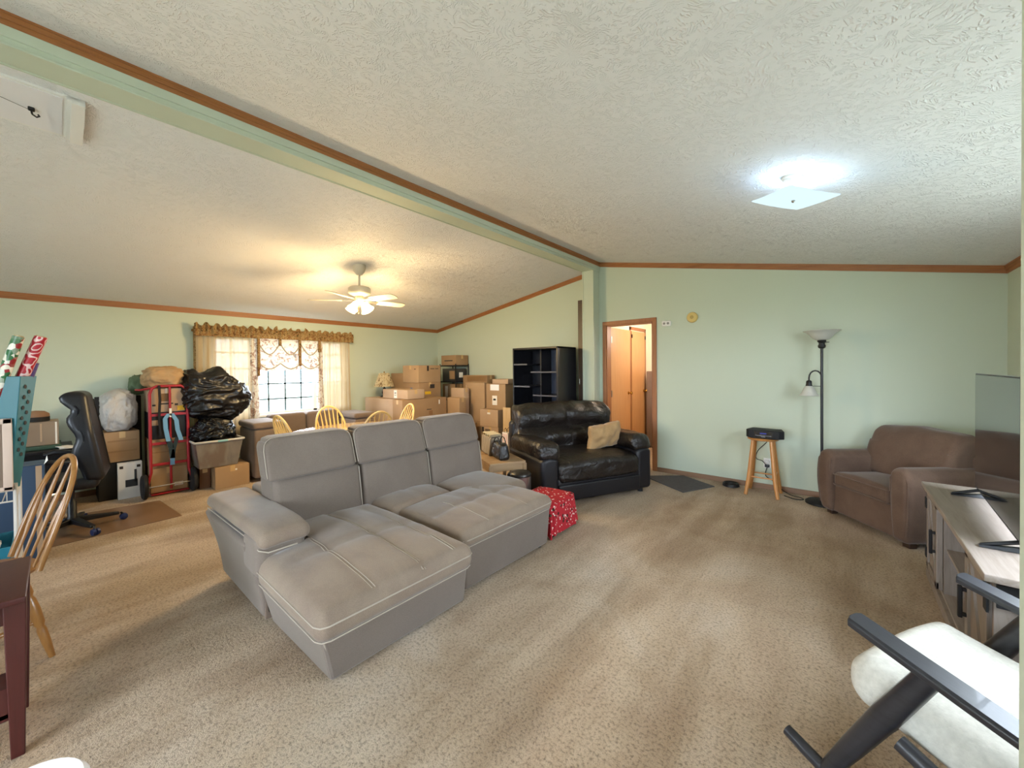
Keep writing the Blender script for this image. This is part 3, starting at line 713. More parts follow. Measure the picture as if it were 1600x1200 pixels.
# ------------------------------------------------------------------ brown microfibre armchair
Ac = T('armchair', 'brown microfibre armchair with rounded flared arms by the far right corner', 'armchair', (.358, 4.764, 0), rad(129.9))
B().rbox(-.40, .40, -.32, .31, .04, .30, .02, 3, 3).make('base', MICRO, Ac)
def acs(p):
    t = max(0, (p.z - .29) / .14); u = p.x / .27
    return (p.x, p.y, p.z + .025 * (1 - u*u) * t + .004 * noise.noise(Vector((p.x*9, p.y*9, 0))))
sc_ = B().rbox(-.275, .275, -.26, .345, .295, .425, .035, 4, 10, f=acs).make('seat_cushion', MICRO, Ac)
B().tube([(-.27, .34, .405), (-.25, .35, .408), (.25, .35, .408), (.27, .34, .405)], .006, 6).tube([(-.27, .34, .315), (-.25, .35, .312), (.25, .35, .312), (.27, .34, .315)], .006, 6).make('piping', MICRO, sc_)
for s in (-1, 1):
    def aa(p, s=s):
        # arm swells upward and flares at the front, top slopes down to the back a little
        t = (p.z - .06) / .56; c = s * .36
        x = p.x
        w_ = .82 + .30 * math.sin(PI * min(1, t) * .75)
        x = c + (x - c) * w_
        cc = abs(p.x - c) / .08
        z = p.z - .05 * max(0, t - .8) * 5 * cc ** 2 * .6
        return (x + s * .012 * math.sin(PI * t), p.y + .015 * math.sin(PI * t), z)
    x0, x1 = sorted((s * .44, s * .28))
    ar = B().rbox(x0, x1, -.30, .35, .035, .62, .05, 5, 8, f=aa).make('arm', MICRO, Ac)
    pts = []
    for q in range(19):
        g = q / 18; 
        if g < .4: x, z = s * .425, .10 + .44 * g / .4
        elif g < .6: x, z = s * .425 - s * .13 * (g - .4) / .2, .54 + .055 * math.sin(PI * (g - .4) / .2)
        else: x, z = s * .295, .54 - .12 * (g - .6) / .4
        p = aa(Vector((x, .338, z))); pts.append((p[0], p[1] + .001, p[2]))
    B().tube(pts, .006, 6).make('piping', MICRO, ar)
def acb(p):
    t = (p.z - .40) / .46; u = p.x / .36
    y = p.y - .10 * t + .045 * math.sin(PI * max(0, min(1, t))) * (p.y > -.16)
    z = p.z - .035 * abs(u) ** 4 * (t > .7) + .02 * noise.noise(Vector((p.x * 4, 1, p.z * 3)))
    return (p.x + .01 * noise.noise(p * 5), y + .02 * noise.noise(p * 6), z)
B().rbox(-.375, .375, -.22, -.02, .40, .88, .065, 5, 14, f=acb).make('back_cushion', MICRO, Ac)
B().rbox(-.40, .40, -.35, -.20, .06, .72, .05, 4, 3, f=lambda p: (p.x, p.y, p.z)).make('back_frame', MICRO, Ac)
for x in (-.37, .37):
    for y in (-.27, .27): B().rbox(x-.03, x+.03, y-.03, y+.03, 0, .045, .006, 2).make('foot', DARKW, Ac)

# ------------------------------------------------------------------ light oatmeal rocking chair in the foreground
Rk = T('rocking_chair', 'oatmeal cushioned rocking chair with dark wooden frame in the foreground', 'chair', (.425, 1.782, 0), rad(61.6))
def armz(y): return .622 - .235 * (.28 - y) - .0
for s in (-1, 1):
    xo = s * .345
    # paddle arm, rounded tip
    n_ = 16; top = []; 
    prof = []
    for q in range(n_ + 1):
        t = (q / n_) ** 1.7; y = .285 - .66 * t
        w_ = .043 * min(1, math.sqrt(max(0, 1 - (1 - min(1, t / .06)) ** 2)) + .45) * (1 - .25 * abs(t - .4))
        prof.append((y, w_))
    vs = []; fs = []
    for (y, w_) in prof:
        z = armz(y); xc = xo - s * .02
        for dx, dz in ((-w_, -.012), (w_, -.012), (w_, .006), (w_ * .8, .012), (-w_ * .8, .012), (-w_, .006)): vs.append((xc + dx, y, z + dz))
    for q in range(n_):
        for j in range(6): fs.append((q*6 + j, q*6 + (j+1) % 6, (q+1)*6 + (j+1) % 6, (q+1)*6 + j))
    fs += [tuple(range(6)), tuple(n_*6 + j for j in range(6))]
    am = B().add(vs, fs).make('arm', CHARW, Rk, .003)
    # slanted front leg: arm down and forward to the rocker
    x_ = xo - s * .022
    B().tube([(x_, .375, .03), (x_, .29, .20), (x_, .20, .38), (x_, .10, .575)], [.022, .029, .033, .028], 12, flat=1.0).make('leg', CHARW, Rk)
    B().tube([(x_, -.42, .03), (x_, -.37, .2), (x_, -.30, .36), (x_, -.22, .50)], [.018, .023, .025, .02], 12).make('leg', CHARW, Rk)
    B().tube([(x_, .17, .325), (x_, .05, .285), (x_, -.30, .16 + .02)], .024, 10).make('seat_rail', CHARW, Rk)
    pts = []
    for q in range(19):
        t = -1 + q / 9; pts.append((x_ + s * .002, -.03 + .52 * t, .022 + .065 * t * t))
    B().tube(pts, [.021] * 18 + [.019], 10).make('rocker', CHARW, Rk)
for y, z in ((.22, .31), (-.26, .19)): B().tube([(-.32, y, z), (.32, y, z)], .016, 8).make('cross_rail', CHARW, Rk)
def rks(p):
    t = max(0, (p.z - .27) / .17); u = p.x / .29; v = (p.y + .02) / .30
    z = p.z - .16 * (.28 - p.y) + .025 * max(0, 1 - u*u) * t
    z += .0
    return (p.x, p.y, z + .004 * noise.noise(Vector((p.x * 8, p.y * 8, 0))))
cu_ = B().rbox(-.285, .285, -.30, .335, .315, .455, .062, 6, 12, f=rks).make('seat_cushion', CREAMF, Rk)
def rkb(p):
    t = (p.z - .36) / .5; return (p.x, p.y - .42 * t + .02 * math.sin(PI * max(0, min(1, t))), p.z - .0)
B().rbox(-.275, .275, -.30, -.18, .36, .88, .055, 5, 8, f=rkb).make('back_cushion', CREAMF, Rk)
B().tube([(-.29, -.30, .28), (-.29, -.75, .9)], .018, 8).tube([(.29, -.30, .28), (.29, -.75, .9)], .018, 8).tube([(-.29, -.75, .9), (.29, -.75, .9)], .018, 8).make('back_frame', CHARW, Rk)

# ------------------------------------------------------------------ TV stand and TV
TVO = (.62, 3.05, 0)
def tvw(p): return (p.x + .057, 2.27 + (p.y - 1.925) * 1.177, p.z * .84)
tv = T('tv_stand', 'grey weathered farmhouse media console with barn doors and open shelves', 'tv stand', TVO)
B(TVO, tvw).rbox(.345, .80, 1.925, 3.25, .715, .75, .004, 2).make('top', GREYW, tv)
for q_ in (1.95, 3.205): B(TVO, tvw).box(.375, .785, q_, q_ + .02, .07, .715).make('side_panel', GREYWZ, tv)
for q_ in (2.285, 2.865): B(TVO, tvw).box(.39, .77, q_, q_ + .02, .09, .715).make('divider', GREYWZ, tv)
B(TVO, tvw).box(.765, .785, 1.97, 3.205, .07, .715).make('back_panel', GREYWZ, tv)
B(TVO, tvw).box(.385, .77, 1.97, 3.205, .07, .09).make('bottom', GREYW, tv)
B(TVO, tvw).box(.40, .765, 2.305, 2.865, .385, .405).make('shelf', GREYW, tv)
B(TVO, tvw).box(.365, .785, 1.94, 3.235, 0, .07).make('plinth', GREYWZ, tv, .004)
for y0, y1, side in ((1.975, 2.28, 1), (2.89, 3.20, 0)):
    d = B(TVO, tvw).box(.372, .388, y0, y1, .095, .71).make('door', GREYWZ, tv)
    B(TVO, tvw).box(.362, .373, y0, y0 + .045, .095, .71).box(.362, .373, y1 - .045, y1, .095, .71).box(.362, .373, y0, y1, .66, .71).box(.362, .373, y0, y1, .095, .145).make('door_frame', GREYWZ, d, .002)
    b = B(TVO, tvw); b.hexa([(.363, y0 + .04, .14), (.372, y0 + .04, .14), (.372, y0 + .075, .14), (.363, y0 + .075, .14)], [(.363, y1 - .075, .665), (.372, y1 - .075, .665), (.372, y1 - .04, .665), (.363, y1 - .04, .665)]).make('brace', GREYWZ, d)
    yh = y0 + .03 if side == 0 else y1 - .03
    B(TVO, tvw).rbox(.335, .350, yh - .010, yh + .010, .33, .50, .004, 2).box(.345, .364, yh - .008, yh + .008, .34, .355).box(.345, .364, yh - .008, yh + .008, .475, .49).make('handle', BLACKM, d)
    yg = y1 if side == 0 else y0
    for z_ in (.56, .17): B(TVO, tvw).box(.357, .364, yg - .02, yg + .02, z_, z_ + .08).make('hinge', BLACKM, d)
B(TVO, tvw).box(.38, .47, 1.941, 1.951, .60, .705).make('corner_bracket', BLACKM, tv)
Tv = T('television', 'flat black television on two splayed feet atop the grey console', 'television', (.588, 3.11, .632))
TO = (.588, 3.11, .632)
ty = rad(-3.0)
Mt = TR(TO, 0, 0, ty)
B(TO).rbox(-.006, .016, -.535, .535, .04, .735, .004, 2, M=Mt).make('bezel', BLACK, Tv)
B(TO).box(-.0075, -.0055, -.527, .527, .055, .728, Mt).make('screen', SCREEN, Tv)
B(TO).rbox(.014, .05, -.40, .40, .08, .42, .01, 2, M=Mt).make('rear_housing', BLACKM, Tv)
B(TO).box(-.0055, .016, -.535, .535, .7355, .7375, Mt).make('metal_trim', CHROME, Tv)
for y in (-.50, .44):
    b = B(TO).tube([(.005, y, .045), (-.11, y - .015, .008)], [.010, .007], 8, Mt).tube([(.005, y, .045), (.13, y + .015, .008)], [.010, .007], 8, Mt).make('foot', BLACK, Tv)
    b = B(TO).hexa([(-.115, y - .03, .001), (0, y - .018, .001), (0, y + .018, .001), (-.115, y - .004, .001)], [(-.115, y - .026, .008), (0, y - .012, .02), (0, y + .012, .02), (-.115, y - .008, .008)], Mt)
    b.hexa([(0, y - .018, .001), (.14, y + .004, .001), (.14, y + .03, .001), (0, y + .018, .001)], [(0, y - .012, .02), (.14, y + .008, .008), (.14, y + .026, .008), (0, y + .012, .02)], Mt).make('foot', BLACK, Tv)

# ------------------------------------------------------------------ floor lamp
LX, LY = -.175, 5.12; LO = (LX, LY, 0)
fl2 = T('floor_lamp', 'black torchiere floor lamp with glass bowl and small side reading lamp', 'floor lamp', LO)
B(LO).lathe([(.14, 0), (.14, .018), (.125, .03), (.03, .04), (.018, .06), (0, .06)], 32, c=LO).make('base', BLACKM, fl2)
B(LO).tube([(LX, LY, .04), (LX, LY, 1.66)], .0125, 14).make('pole', BLACK, fl2)
B(LO).lathe([(.014, 0), (.03, .01), (.034, .03), (.026, .045), (.026, .06), (.038, .075), (.034, .09), (0, .09)], 20, c=(LX, LY, 1.60)).tube([(LX, LY, 1.665), (LX + .06, LY, 1.665)], .004, 6).make('socket', BLACK, fl2)
B(LO).lathe([(.035, 0), (.06, .008), (.085, .03), (.105, .06), (.135, .082), (.158, .095), (.155, .099), (.13, .088), (.098, .066), (.078, .036), (.05, .014), (.03, .008)], 32, c=(LX, LY, 1.688), close=False).make('bowl_shade', ALAB, fl2)
ax = LX - .105
pts = [(LX, LY - .0, 1.235), (LX - .02, LY, 1.235)]
pts = [(LX - .005, LY, 1.19 + .0)] + [(LX - .055 - .05 * math.cos(PI * t / 8) * -1 * -1 if 0 else LX - .053 + .052 * math.cos(PI * t / 8), LY, 1.30 + .075 * math.sin(PI * t / 8)) for t in range(9)] + [(ax, LY, 1.27)]
B(LO).tube(pts, .007, 8).tube([(LX, LY, 1.215), (ax, LY, 1.215)], .003, 6).make('side_arm', BLACK, fl2)
B(LO).lathe([(.012, .06), (.024, .05), (.026, .02), (.03, 0), (0, 0)], 18, c=(ax, LY, 1.215)).make('socket', BLACK, fl2)
B(LO).lathe([(.028, 0), (.042, -.015), (.056, -.05), (.07, -.08), (.088, -.10), (.086, -.102), (.066, -.078), (.05, -.045), (.036, -.012)], 28, c=(ax, LY, 1.215), close=False).make('side_shade', ALAB, fl2)
B(LO).lathe([(0, .0), (.018, -.02), (.026, -.05), (.018, -.072), (0, -.08)], 14, c=(ax, LY, 1.205)).make('bulb', mat('frosted_bulb', 'F0F0F4', .3), fl2)

# ------------------------------------------------------------------ stool, radio, cords, bowl, mat
SX, SY = -.69, 5.13; SO = (SX, SY, 0)
stl = T('wooden_stool', 'small round beech stool with splayed legs against the green wall', 'stool', SO)
B(SO).lathe([(0, -.02), (.135, -.02), (.15, -.012), (.152, 0), (.145, .008), (0, .010)], 32, c=(SX, SY, .625)).make('seat', STOOLW, stl)
for (dx, dy) in ((-1, -1), (1, -1), (-1, 1), (1, 1)):
    B(SO).tube([(SX + dx * .15, SY + dy * .14 - (.0), 0), (SX + dx * .12, SY + dy * .11, .2), (SX + dx * .085, SY + dy * .08, .61)], [.017, .022, .018], 12).make('leg', STOOLW, stl)
for a, b_ in (((-1, -1), (1, -1)), ((-1, 1), (1, 1)), ((-1, -1), (-1, 1)), ((1, -1), (1, 1))):
    z = .20 if a[1] == b_[1] else .24
    B(SO).tube([(SX + a[0] * .12, SY + a[1] * .112, z), (SX + b_[0] * .12, SY + b_[1] * .112, z)], .008, 8).make('rung', STOOLW, stl)
RDO = (-.665, 5.08, .636)
rd = T('tabletop_radio', 'black tabletop radio with blue display standing on the wooden stool', 'radio', RDO, rad(-2))
B().prism([(-.17, -.06), (-.14, -.105), (.14, -.105), (.185, -.06), (.14, .11), (-.14, .11)], .006, .092).make('body', BLACKM, rd, .006)
B().box(-.085, .085, -.108, -.104, .015, .080).make('display_window', SCREEN, rd)
B().box(-.03, .03, -.1095, -.108, .054, .066).make('display', emis('dim_blue_display', (.10, .12, .5), .35), rd)
B().box(-.075, .075, -.1095, -.108, .034, .038).box(-.02, .02, -.1095, -.108, .02, .026).make('disc_slot', mat('grey_print', '8A8A90', .5), rd)
B().box(-.13, .13, -.08, .09, 0, .008).make('foot_pad', RUBBER, rd)
def cord(name, pts, r, label, m=BLACKM, cat='cord'):
    # smooth the poly line (Catmull-Rom)
    P = [Vector(p) for p in pts]; out = []
    for i in range(len(P) - 1):
        p0, p1, p2, p3 = P[max(i-1, 0)], P[i], P[i+1], P[min(i+2, len(P)-1)]
        for k_ in range(6):
            t = k_ / 6; out.append(.5 * ((2*p1) + (-p0+p2)*t + (2*p0-5*p1+4*p2-p3)*t*t + (-p0+3*p1-3*p2+p3)*t**3))
    out.append(P[-1]); b = B(P[0]).tube(out, r, 6)
    return tag(b.make(name, m), label, cat)
cord('power_cord', [(-.62, 5.18, .64), (-.68, 5.25, .55), (-.76, 5.27, .45), (-.78, 5.28, .36), (-.72, 5.30, .33), (-.685, 5.31, .28)], .004, 'black cord from the radio down to the wall outlet')
cord('lamp_cord', [(-.675, 5.31, .27), (-.69, 5.30, .17), (-.62, 5.29, .12), (-.55, 5.26, .06), (-.45, 5.22, .012), (-.36, 5.20, .006), (-.33, 5.14, .006), (-.40, 5.10, .006), (-.50, 5.17, .006)], .0045, 'black cord looping along the floor from outlet toward the floor lamp')
bo = T('pet_bowl', 'small black bowl on the carpet against the wall', 'bowl', (-1.03, 5.22, 0))
B((-1.03, 5.22, 0)).lathe([(.075, 0), (.092, .008), (.085, .035), (.078, .042), (.07, .036), (.062, .014), (0, .010)], 28, c=(-1.03, 5.22, 0), close=False).make('dish', BLACK, bo)
MATG = mat('dark_grey_mat_fabric', '4E4A4A', .9, 0, .5, 200, .004, '5A5656', 30)
mt = B((-1.7, 4.9, 0)).add([(-2.0, 4.98, .0), (-1.39, 4.60, .0), (-1.17, 5.06, .0), (-1.60, 5.31, .0), (-2.0, 4.98, .012), (-1.39, 4.60, .012), (-1.17, 5.06, .012), (-1.60, 5.31, .012)], [(3, 2, 1, 0), (4, 5, 6, 7), (0, 1, 5, 4), (1, 2, 6, 5), (2, 3, 7, 6), (3, 0, 4, 7)])
tag(mt.make('floor_mat', MATG, None, .003), 'dark grey floor mat in front of the open doorway', 'mat')
# ------------------------------------------------------------------ spindle-back (hoop) chairs
def hoop_chair(label, loc, rz, m, group=None, ns=7):
    c = T('spindle_chair', label, 'chair', loc, rz, group)
    pr_ = [(.0, -.025), (.17, -.022), (.205, -.010), (.21, .004), (.195, .014), (.1, .008), (0, .006)]
    B().lathe(pr_, 28, TR((0, 0, .44)) @ Matrix.Diagonal((1.0, 1.02, 1, 1))).make('seat', m, c)
    def bw_(t):      # t 0..1 along the bow
        x = -.185 * math.cos(PI * t) * (1 + .12 * math.sin(PI * t)); h = .52 * (math.sin(PI * t) ** .62)
        return Vector((x, -.165 - .15 * h / .52 - .02 * math.sin(PI * t), .445 + h))
    B().tube([bw_(i / 28) for i in range(29)], .0125, 10).make('hoop', m, c)
    for k_ in range(ns):
        s = (k_ - (ns - 1) / 2) / ((ns - 1) / 2)
        # upper end lies on the bow
        t = .5 + .5 * (.80 * s) * .92; p1 = bw_(max(.10, min(.90, math.acos(max(-1, min(1, -s * .78))) / PI)))
        p0 = Vector((s * .115, -.165, .446)); mid = p0.lerp(p1, .55)
        B().tube([p0, p0.lerp(p1, .25), mid, p0.lerp(p1, .8), p1], [.006, .007, .012, .008, .005], 8).make('spindle', m, c)
    for sx in (-1, 1):
        for sy in (-1, 1):
            a = Vector((sx * .125, sy * .12, .43)); b_ = Vector((sx * .195, sy * .20, 0))
            B().tube([a.lerp(b_, q) for q in (0, .1, .22, .26, .30, .42, .58, .62, .66, .8, 1)], [.015, .019, .021, .014, .020, .023, .021, .014, .018, .017, .012], 12).make('leg', m, c)
    for sx in (-1, 1): B().tube([(sx * .165, -.165, .19), (sx * .165, 0, .19), (sx * .165, .165, .19)], [.008, .013, .008], 8).make('stretcher', m, c)
    B().tube([(-.165, 0, .19), (0, 0, .19), (.165, 0, .19)], [.008, .013, .008], 8).make('stretcher', m, c)
    return c
bigc = hoop_chair('honey oak hoop-back chair at the left edge, beside the dark cherry table', (-3.16, -.27, 0), rad(196), HOOPW, None, 4)
g4 = 'hoop-back chairs around the dining table'
dc = hoop_chair('pale hoop-back dining chair at the near left end of the table, seen edge-on', (-4.40, 1.79, 0), rad(6), HONEY, g4)
dup(dc, (-4.68, 2.25, 0), rad(-92), 'pale hoop-back dining chair on the window side of the table')
dup(dc, (-4.19, 2.34, 0), rad(84), 'pale hoop-back dining chair on the near side, mostly hidden by the sofa back')
dup(dc, (-4.46, 2.76, 0), rad(172), 'pale hoop-back dining chair at the far end, below the stacked boxes')
DT = (-4.43, 2.27, 0)
dt = T('dining_table', 'oval pale oak dining table behind the sectional sofa', 'table', DT)
B(DT).lathe([(0, .715), (.47, .715), (.50, .722), (.505, .735), (.495, .745), (0, .745)], 48, TR(DT) @ Matrix.Diagonal((.92, 1.30, 1, 1))).make('tabletop', HTOP, dt)
B(DT).lathe([(.36, .64), (.36, .715)], 32, TR(DT) @ Matrix.Diagonal((.92, 1.22, 1, 1)), close=False).make('apron', HONEY, dt)
for sx in (-1, 1):
    for sy in (-1, 1): B(DT).tube([(DT[0] + sx*.33, DT[1] + sy*.41, z) for z in (0, .1, .35, .6, .72)], [.018, .024, .030, .026, .030], 12).make('leg', HONEY, dt)

# brown storage sofa below the window
S2 = (-6.0, 2.45, 0)
s2 = T('storage_sofa', 'brown-taupe boxy sofa under the window behind the dining table', 'sofa', S2)
B(S2).rbox(-6.32, -5.70, 1.64, 1.98, .05, .67, .03, 3, 2).make('arm', FARSOFA, s2)
B(S2).rbox(-6.33, -5.685, 1.625, 1.995, .675, .76, .035, 3, 3).make('arm_lid', FARSOFA, s2)
B(S2).rbox(-6.32, -5.70, 2.99, 3.30, .05, .67, .03, 3, 2).make('arm', FARSOFA, s2)
B(S2).rbox(-6.33, -5.685, 2.97, 3.32, .675, .76, .035, 3, 3).make('arm_lid', FARSOFA, s2)
B(S2).rbox(-6.30, -5.72, 1.98, 2.99, .05, .42, .03, 3, 2).make('seat', FARSOFA, s2)
for a, b_ in ((1.99, 2.48), (2.49, 2.98)): B(S2).rbox(-6.42, -6.20, a, b_, .40, .80, .05, 4, 5, f=lambda p: (p.x - .03 * (p.z - .4), p.y, p.z)).make('back_cushion', FARSOFA, s2)

# ------------------------------------------------------------------ cardboard boxes
GB = None
def carton(label, x0, x1, y0, y1, z0, z1, m=0, rz=0, tape=True, stickers=(), group=None, name='cardboard_box', tm=None):
    cx, cy = (x0+x1)/2, (y0+y1)/2; hx_, hy = (x1-x0)/2, (y1-y0)/2; h = z1 - z0; mm = CARD[m] if isinstance(m, int) else m
    c = T(name, label, 'box', (cx, cy, z0), rz, group)
    B().rbox(-hx_, hx_, -hy, hy, 0, h - .004, .004, 2).make('body', mm, c)
    if hx_ >= hy: fl_ = [(-hx_, hx_, -hy, -.002), (-hx_, hx_, .002, hy)]
    else: fl_ = [(-hx_, -.002, -hy, hy), (.002, hx_, -hy, hy)]
    for a, b_, c_, d in fl_: B().box(a + .002, b_ - .002, c_ + .002, d - .002, h - .004, h).make('flap', mm, c)
    if tape:
        tt = tm or TAPE
        if hx_ >= hy: B().box(-hx_ - .001, hx_ + .001, -.025, .025, h, h + .001).box(hx_, hx_ + .001, -.025, .025, h - .07, h).box(-hx_ - .001, -hx_, -.025, .025, h - .07, h).make('tape', tt, c)
        else: B().box(-.025, .025, -hy - .001, hy + .001, h, h + .001).box(-.025, .025, -hy - .001, -hy, h - .07, h).box(-.025, .025, hy, hy + .001, h - .07, h).make('tape', tt, c)
    for (face, u, v, su, sv, ms, nm) in stickers:   # u,v = centre as fractions of the face
        b = B()
        if face == 'x': yy = -hy + 2*hy*u; zz = h*v; b.box(hx_ + .0005, hx_ + .002, yy - su/2, yy + su/2, zz - sv/2, zz + sv/2)
        else: xx = -hx_ + 2*hx_*u; zz = h*v; b.box(xx - su/2, xx + su/2, -hy - .002, -hy - .0005, zz - sv/2, zz + sv/2)
        b.make(nm, ms, c)
    return c
L_ = LABEL
# stack by the far left corner (x = towards the camera's right side of each box)
carton('large tan carton topmost of the tall stack beside the small lamp', -6.06, -5.60, 4.08, 4.57, 1.200, 1.50, 0, stickers=[('x', .42, .82, .04, .09, INK, 'printed_mark'), ('x', .62, .80, .09, .012, INK, 'printed_mark'), ('x', .82, .80, .07, .012, INK, 'printed_mark'), ('y', .8, .78, .05, .012, INK, 'printed_mark')])
carton('wide flat carton with blue mark directly under the topmost large carton', -6.08, -5.60, 4.09, 4.57, .915, 1.198, 1, stickers=[('y', .55, .5, .06, .10, mat('blue_ink', '4A5E8C', .6), 'printed_mark'), ('x', .4, .35, .13, .05, YELLOW, 'sticker'), ('x', .6, .75, .10, .07, INK, 'printed_mark')])
carton('hidden tall carton supporting the corner stack', -6.08, -5.61, 4.10, 4.56, 0, .912, 1, tape=False)
carton('long flat carton with a white shipping label in front of the small lamp', -6.05, -5.33, 3.67, 4.00, .948, 1.098, 2, stickers=[('y', .53, .5, .09, .13, L_, 'shipping_label'), ('y', .53, .62, .05, .02, INK, 'printed_mark'), ('y', .53, .38, .05, .01, INK, 'printed_mark')])
carton('large long carton with dim print carrying the flat labelled carton', -5.57, -5.30, 3.55, 4.45, .46, .942, 1, stickers=[('x', .58, .62, .10, .012, INK, 'printed_mark'), ('x', .62, .5, .07, .07, mat('faded_print', '8A6440', .8), 'printed_mark'), ('x', .82, .85, .02, .07, L_, 'label')])
carton('wide carton on the floor below the long printed carton', -5.57, -5.30, 3.55, 4.45, 0, .458, 0)
carton('tan carton left of the long printed carton, under the small lamp', -6.52, -5.60, 3.60, 4.06, .46, .942, 2, tape=False)
carton('carton on the floor under the lamp carton', -6.52, -5.60, 3.60, 4.06, 0, .458, 0, tape=False)
carton('brown carton peeking out between the small lamp and the tall stack', -6.50, -6.12, 4.12, 4.50, .94, 1.36, 1)
carton('carton hidden behind the corner stack', -6.50, -6.12, 4.12, 4.50, 0, .938, 1, tape=False)
tl_ = T('table_lamp', 'small table lamp with pleated floral shade on a carton', 'lamp', (-6.28, 3.84, .944))
LO2 = (-6.28, 3.84, .944)
B(LO2).lathe([(.07, 0), (.07, .012), (.03, .03), (.045, .08), (.03, .14), (.012, .17), (.01, .26), (0, .26)], 20, c=LO2).make('lamp_base', BLACKM, tl_)
shp = B(LO2)
def shf(u, v):
    a = 2*PI*u; r = (.085 + .085 * v) * (1 + .04 * math.sin(a * 18)); return (LO2[0] + r*math.cos(a), LO2[1] + r*math.sin(a), LO2[2] + .425 - .24 * v)
B(LO2).grid(shf, 108, 6).make('lamp_shade', SHADE, tl_)
B(LO2).lathe([(.0, .26), (.006, .262), (.006, .43), (.012, .44), (.006, .455), (0, .46)], 10, c=LO2).make('finial', BRASS, tl_)
# wire rack in the corner with cartons and totes
RO = (-5.89, 5.15, 0)
rk = T('wire_rack', 'black metal shelf rack in the far corner holding boxes', 'shelf', RO)
for x in (-6.12, -5.66):
    for y in (4.985, 5.315): B(RO).tube([(x, y, 0), (x, y, 1.53)], .010, 8).make('post', BLACKM, rk)
for z in (.25, .84, 1.19, 1.505):
    B(RO).rbox(-6.12, -5.66, 4.985, 5.315, z - .022, z, .004, 2).make('shelf', BLACKM, rk)
carton('flat printed carton on top of the black rack, highest box in the corner', -6.10, -5.665, 5.0, 5.32, 1.507, 1.70, 3 if 0 else 1, stickers=[('y', .5, .45, .24, .02, INK, 'printed_mark')])
carton('dark grey plastic tote on the upper shelf of the black rack', -6.08, -5.70, 5.01, 5.30, 1.192, 1.44, mat('dark_smoky_tote', '3C3A38', .3), tape=False, name='storage_tote', stickers=[('y', .75, .5, .16, .16, CARD[1], 'panel'), ('x', .5, .5, .1, .1, L_, 'label')])
carton('carton with white panel on the second shelf of the black rack', -6.08, -5.70, 5.01, 5.30, .842, 1.14, 1, stickers=[('y', .3, .5, .08, .22, L_, 'white_panel')])
carton('carton on the lowest shelf of the black rack', -6.08, -5.70, 5.01, 5.30, .252, .60, 0)
# tall flat cartons
carton('tall flat carton with taped dark top standing behind the other tall cartons', -5.56, -4.92, 5.08, 5.28, 0, 1.31, 1, stickers=[('y', .58, .955, .50, .09, TAPEB, 'tape_band')])
carton('tall flat carton leaning in front, beside the labelled boxes', -5.27, -4.78, 4.87, 5.03, 0, 1.185, 0, stickers=[('y', .06, .5, .02, 1.1, CARD[2], 'edge_strip'), ('y', .5, .42, .40, .008, TAPEB, 'crease')])
carton('narrow tall tan carton left of the leaning tall carton', -5.44, -5.10, 4.68, 4.80, 0, 1.09, 2)
carton('small brown carton low between the long carton and tall cartons', -5.33, -5.00, 4.48, 4.64, .56, .93, 0)
carton('carton under the small brown carton', -5.33, -5.00, 4.48, 4.64, 0, .558, 1)
# labelled stack left of the bookcase
carton('flattened taped carton topmost beside the bookcase', -4.62, -4.26, 4.90, 5.22, 1.172, 1.25, 2, tm=TAPE)
carton('tan carton with two white shipping labels beside the bookcase', -4.72, -4.277, 4.85, 5.25, .742, 1.170, 0, stickers=[('y', .45, .86, .20, .10, mat('glossy_white_tape', 'EDEBE6', .2), 'shipping_label'), ('y', .45, .35, .11, .16, L_, 'shipping_label'), ('y', .45, .38, .06, .03, INK, 'printed_mark')])
carton('plain carton with torn white spot under the labelled carton', -4.775, -4.36, 4.75, 5.20, .452, .740, 2, stickers=[('y', .5, .78, .07, .03, L_, 'torn_patch')])
carton('carton with black line drawing at the bottom of the stack by the bookcase', -4.74, -4.36, 4.76, 5.18, 0, .450, 2, stickers=[('y', .55, .72, .22, .010, INK, 'printed_line'), ('y', .3, .62, .010, .12, INK, 'printed_line'), ('y', .35, .86, .12, .04, mat('grey_print2', '6A5A4A', .7), 'printed_mark'), ('y', .06, .5, .05, .42, INK, 'black_band')])
carton('narrow brown carton left of the line-drawing carton', -5.00, -4.84, 4.56, 4.74, 0, .50, 1)
bd = B((-4.13, 4.74, 0)).box(-4.22, -4.06, 4.72, 4.74, 0, .80)
tag(bd.make('wood_board', wood('pale_pine', 'C6A678', 'D4B88C', .5, 2, 20)), 'pale wooden board standing between cartons and bookcase', 'board')

# black bookcase
BO = (-3.56, 4.95, 0)
bk = T('bookcase', 'tall black open bookcase with staggered shelves behind the loveseat', 'bookcase', BO)
x0, x1, y0, y1, zt = -3.985, -3.135, 4.70, 5.20, 1.745
B(BO).box(x0, x0 + .022, y0, y1, 0, zt).make('side_panel', ESPR, bk, .002); B(BO).box(x1 - .028, x1, y0, y1, 0, zt).make('side_panel', ESPR, bk, .002)
B(BO).box(x0, x1, y0, y1, zt - .028, zt + .0).make('top', ESPR, bk, .002); B(BO).box(x0 + .022, x1 - .028, y1 - .012, y1, 0, zt - .028).make('back_panel', mat('glossy_black_back', '22242C', .15), bk)
xm = -3.60
B(BO).box(xm + .02, x1 - .10, y1 - .018, y1 - .0125, .06, zt - .03).make('back_sheen', mat('slate_back_sheen', '454A5A', .25), bk)  # lighter panel: reflection on the glossy back, put into its colour
B(BO).box(xm - .011, xm + .011, y0 + .22, y1 - .012, .05, zt - .028).make('divider', ESPR, bk)
B(BO).box(x0, x1, y0, y1, 0, .06).make('plinth', ESPR, bk)
EDG = mat('pale_grey_shelf_edge', '5A5C66', .3)
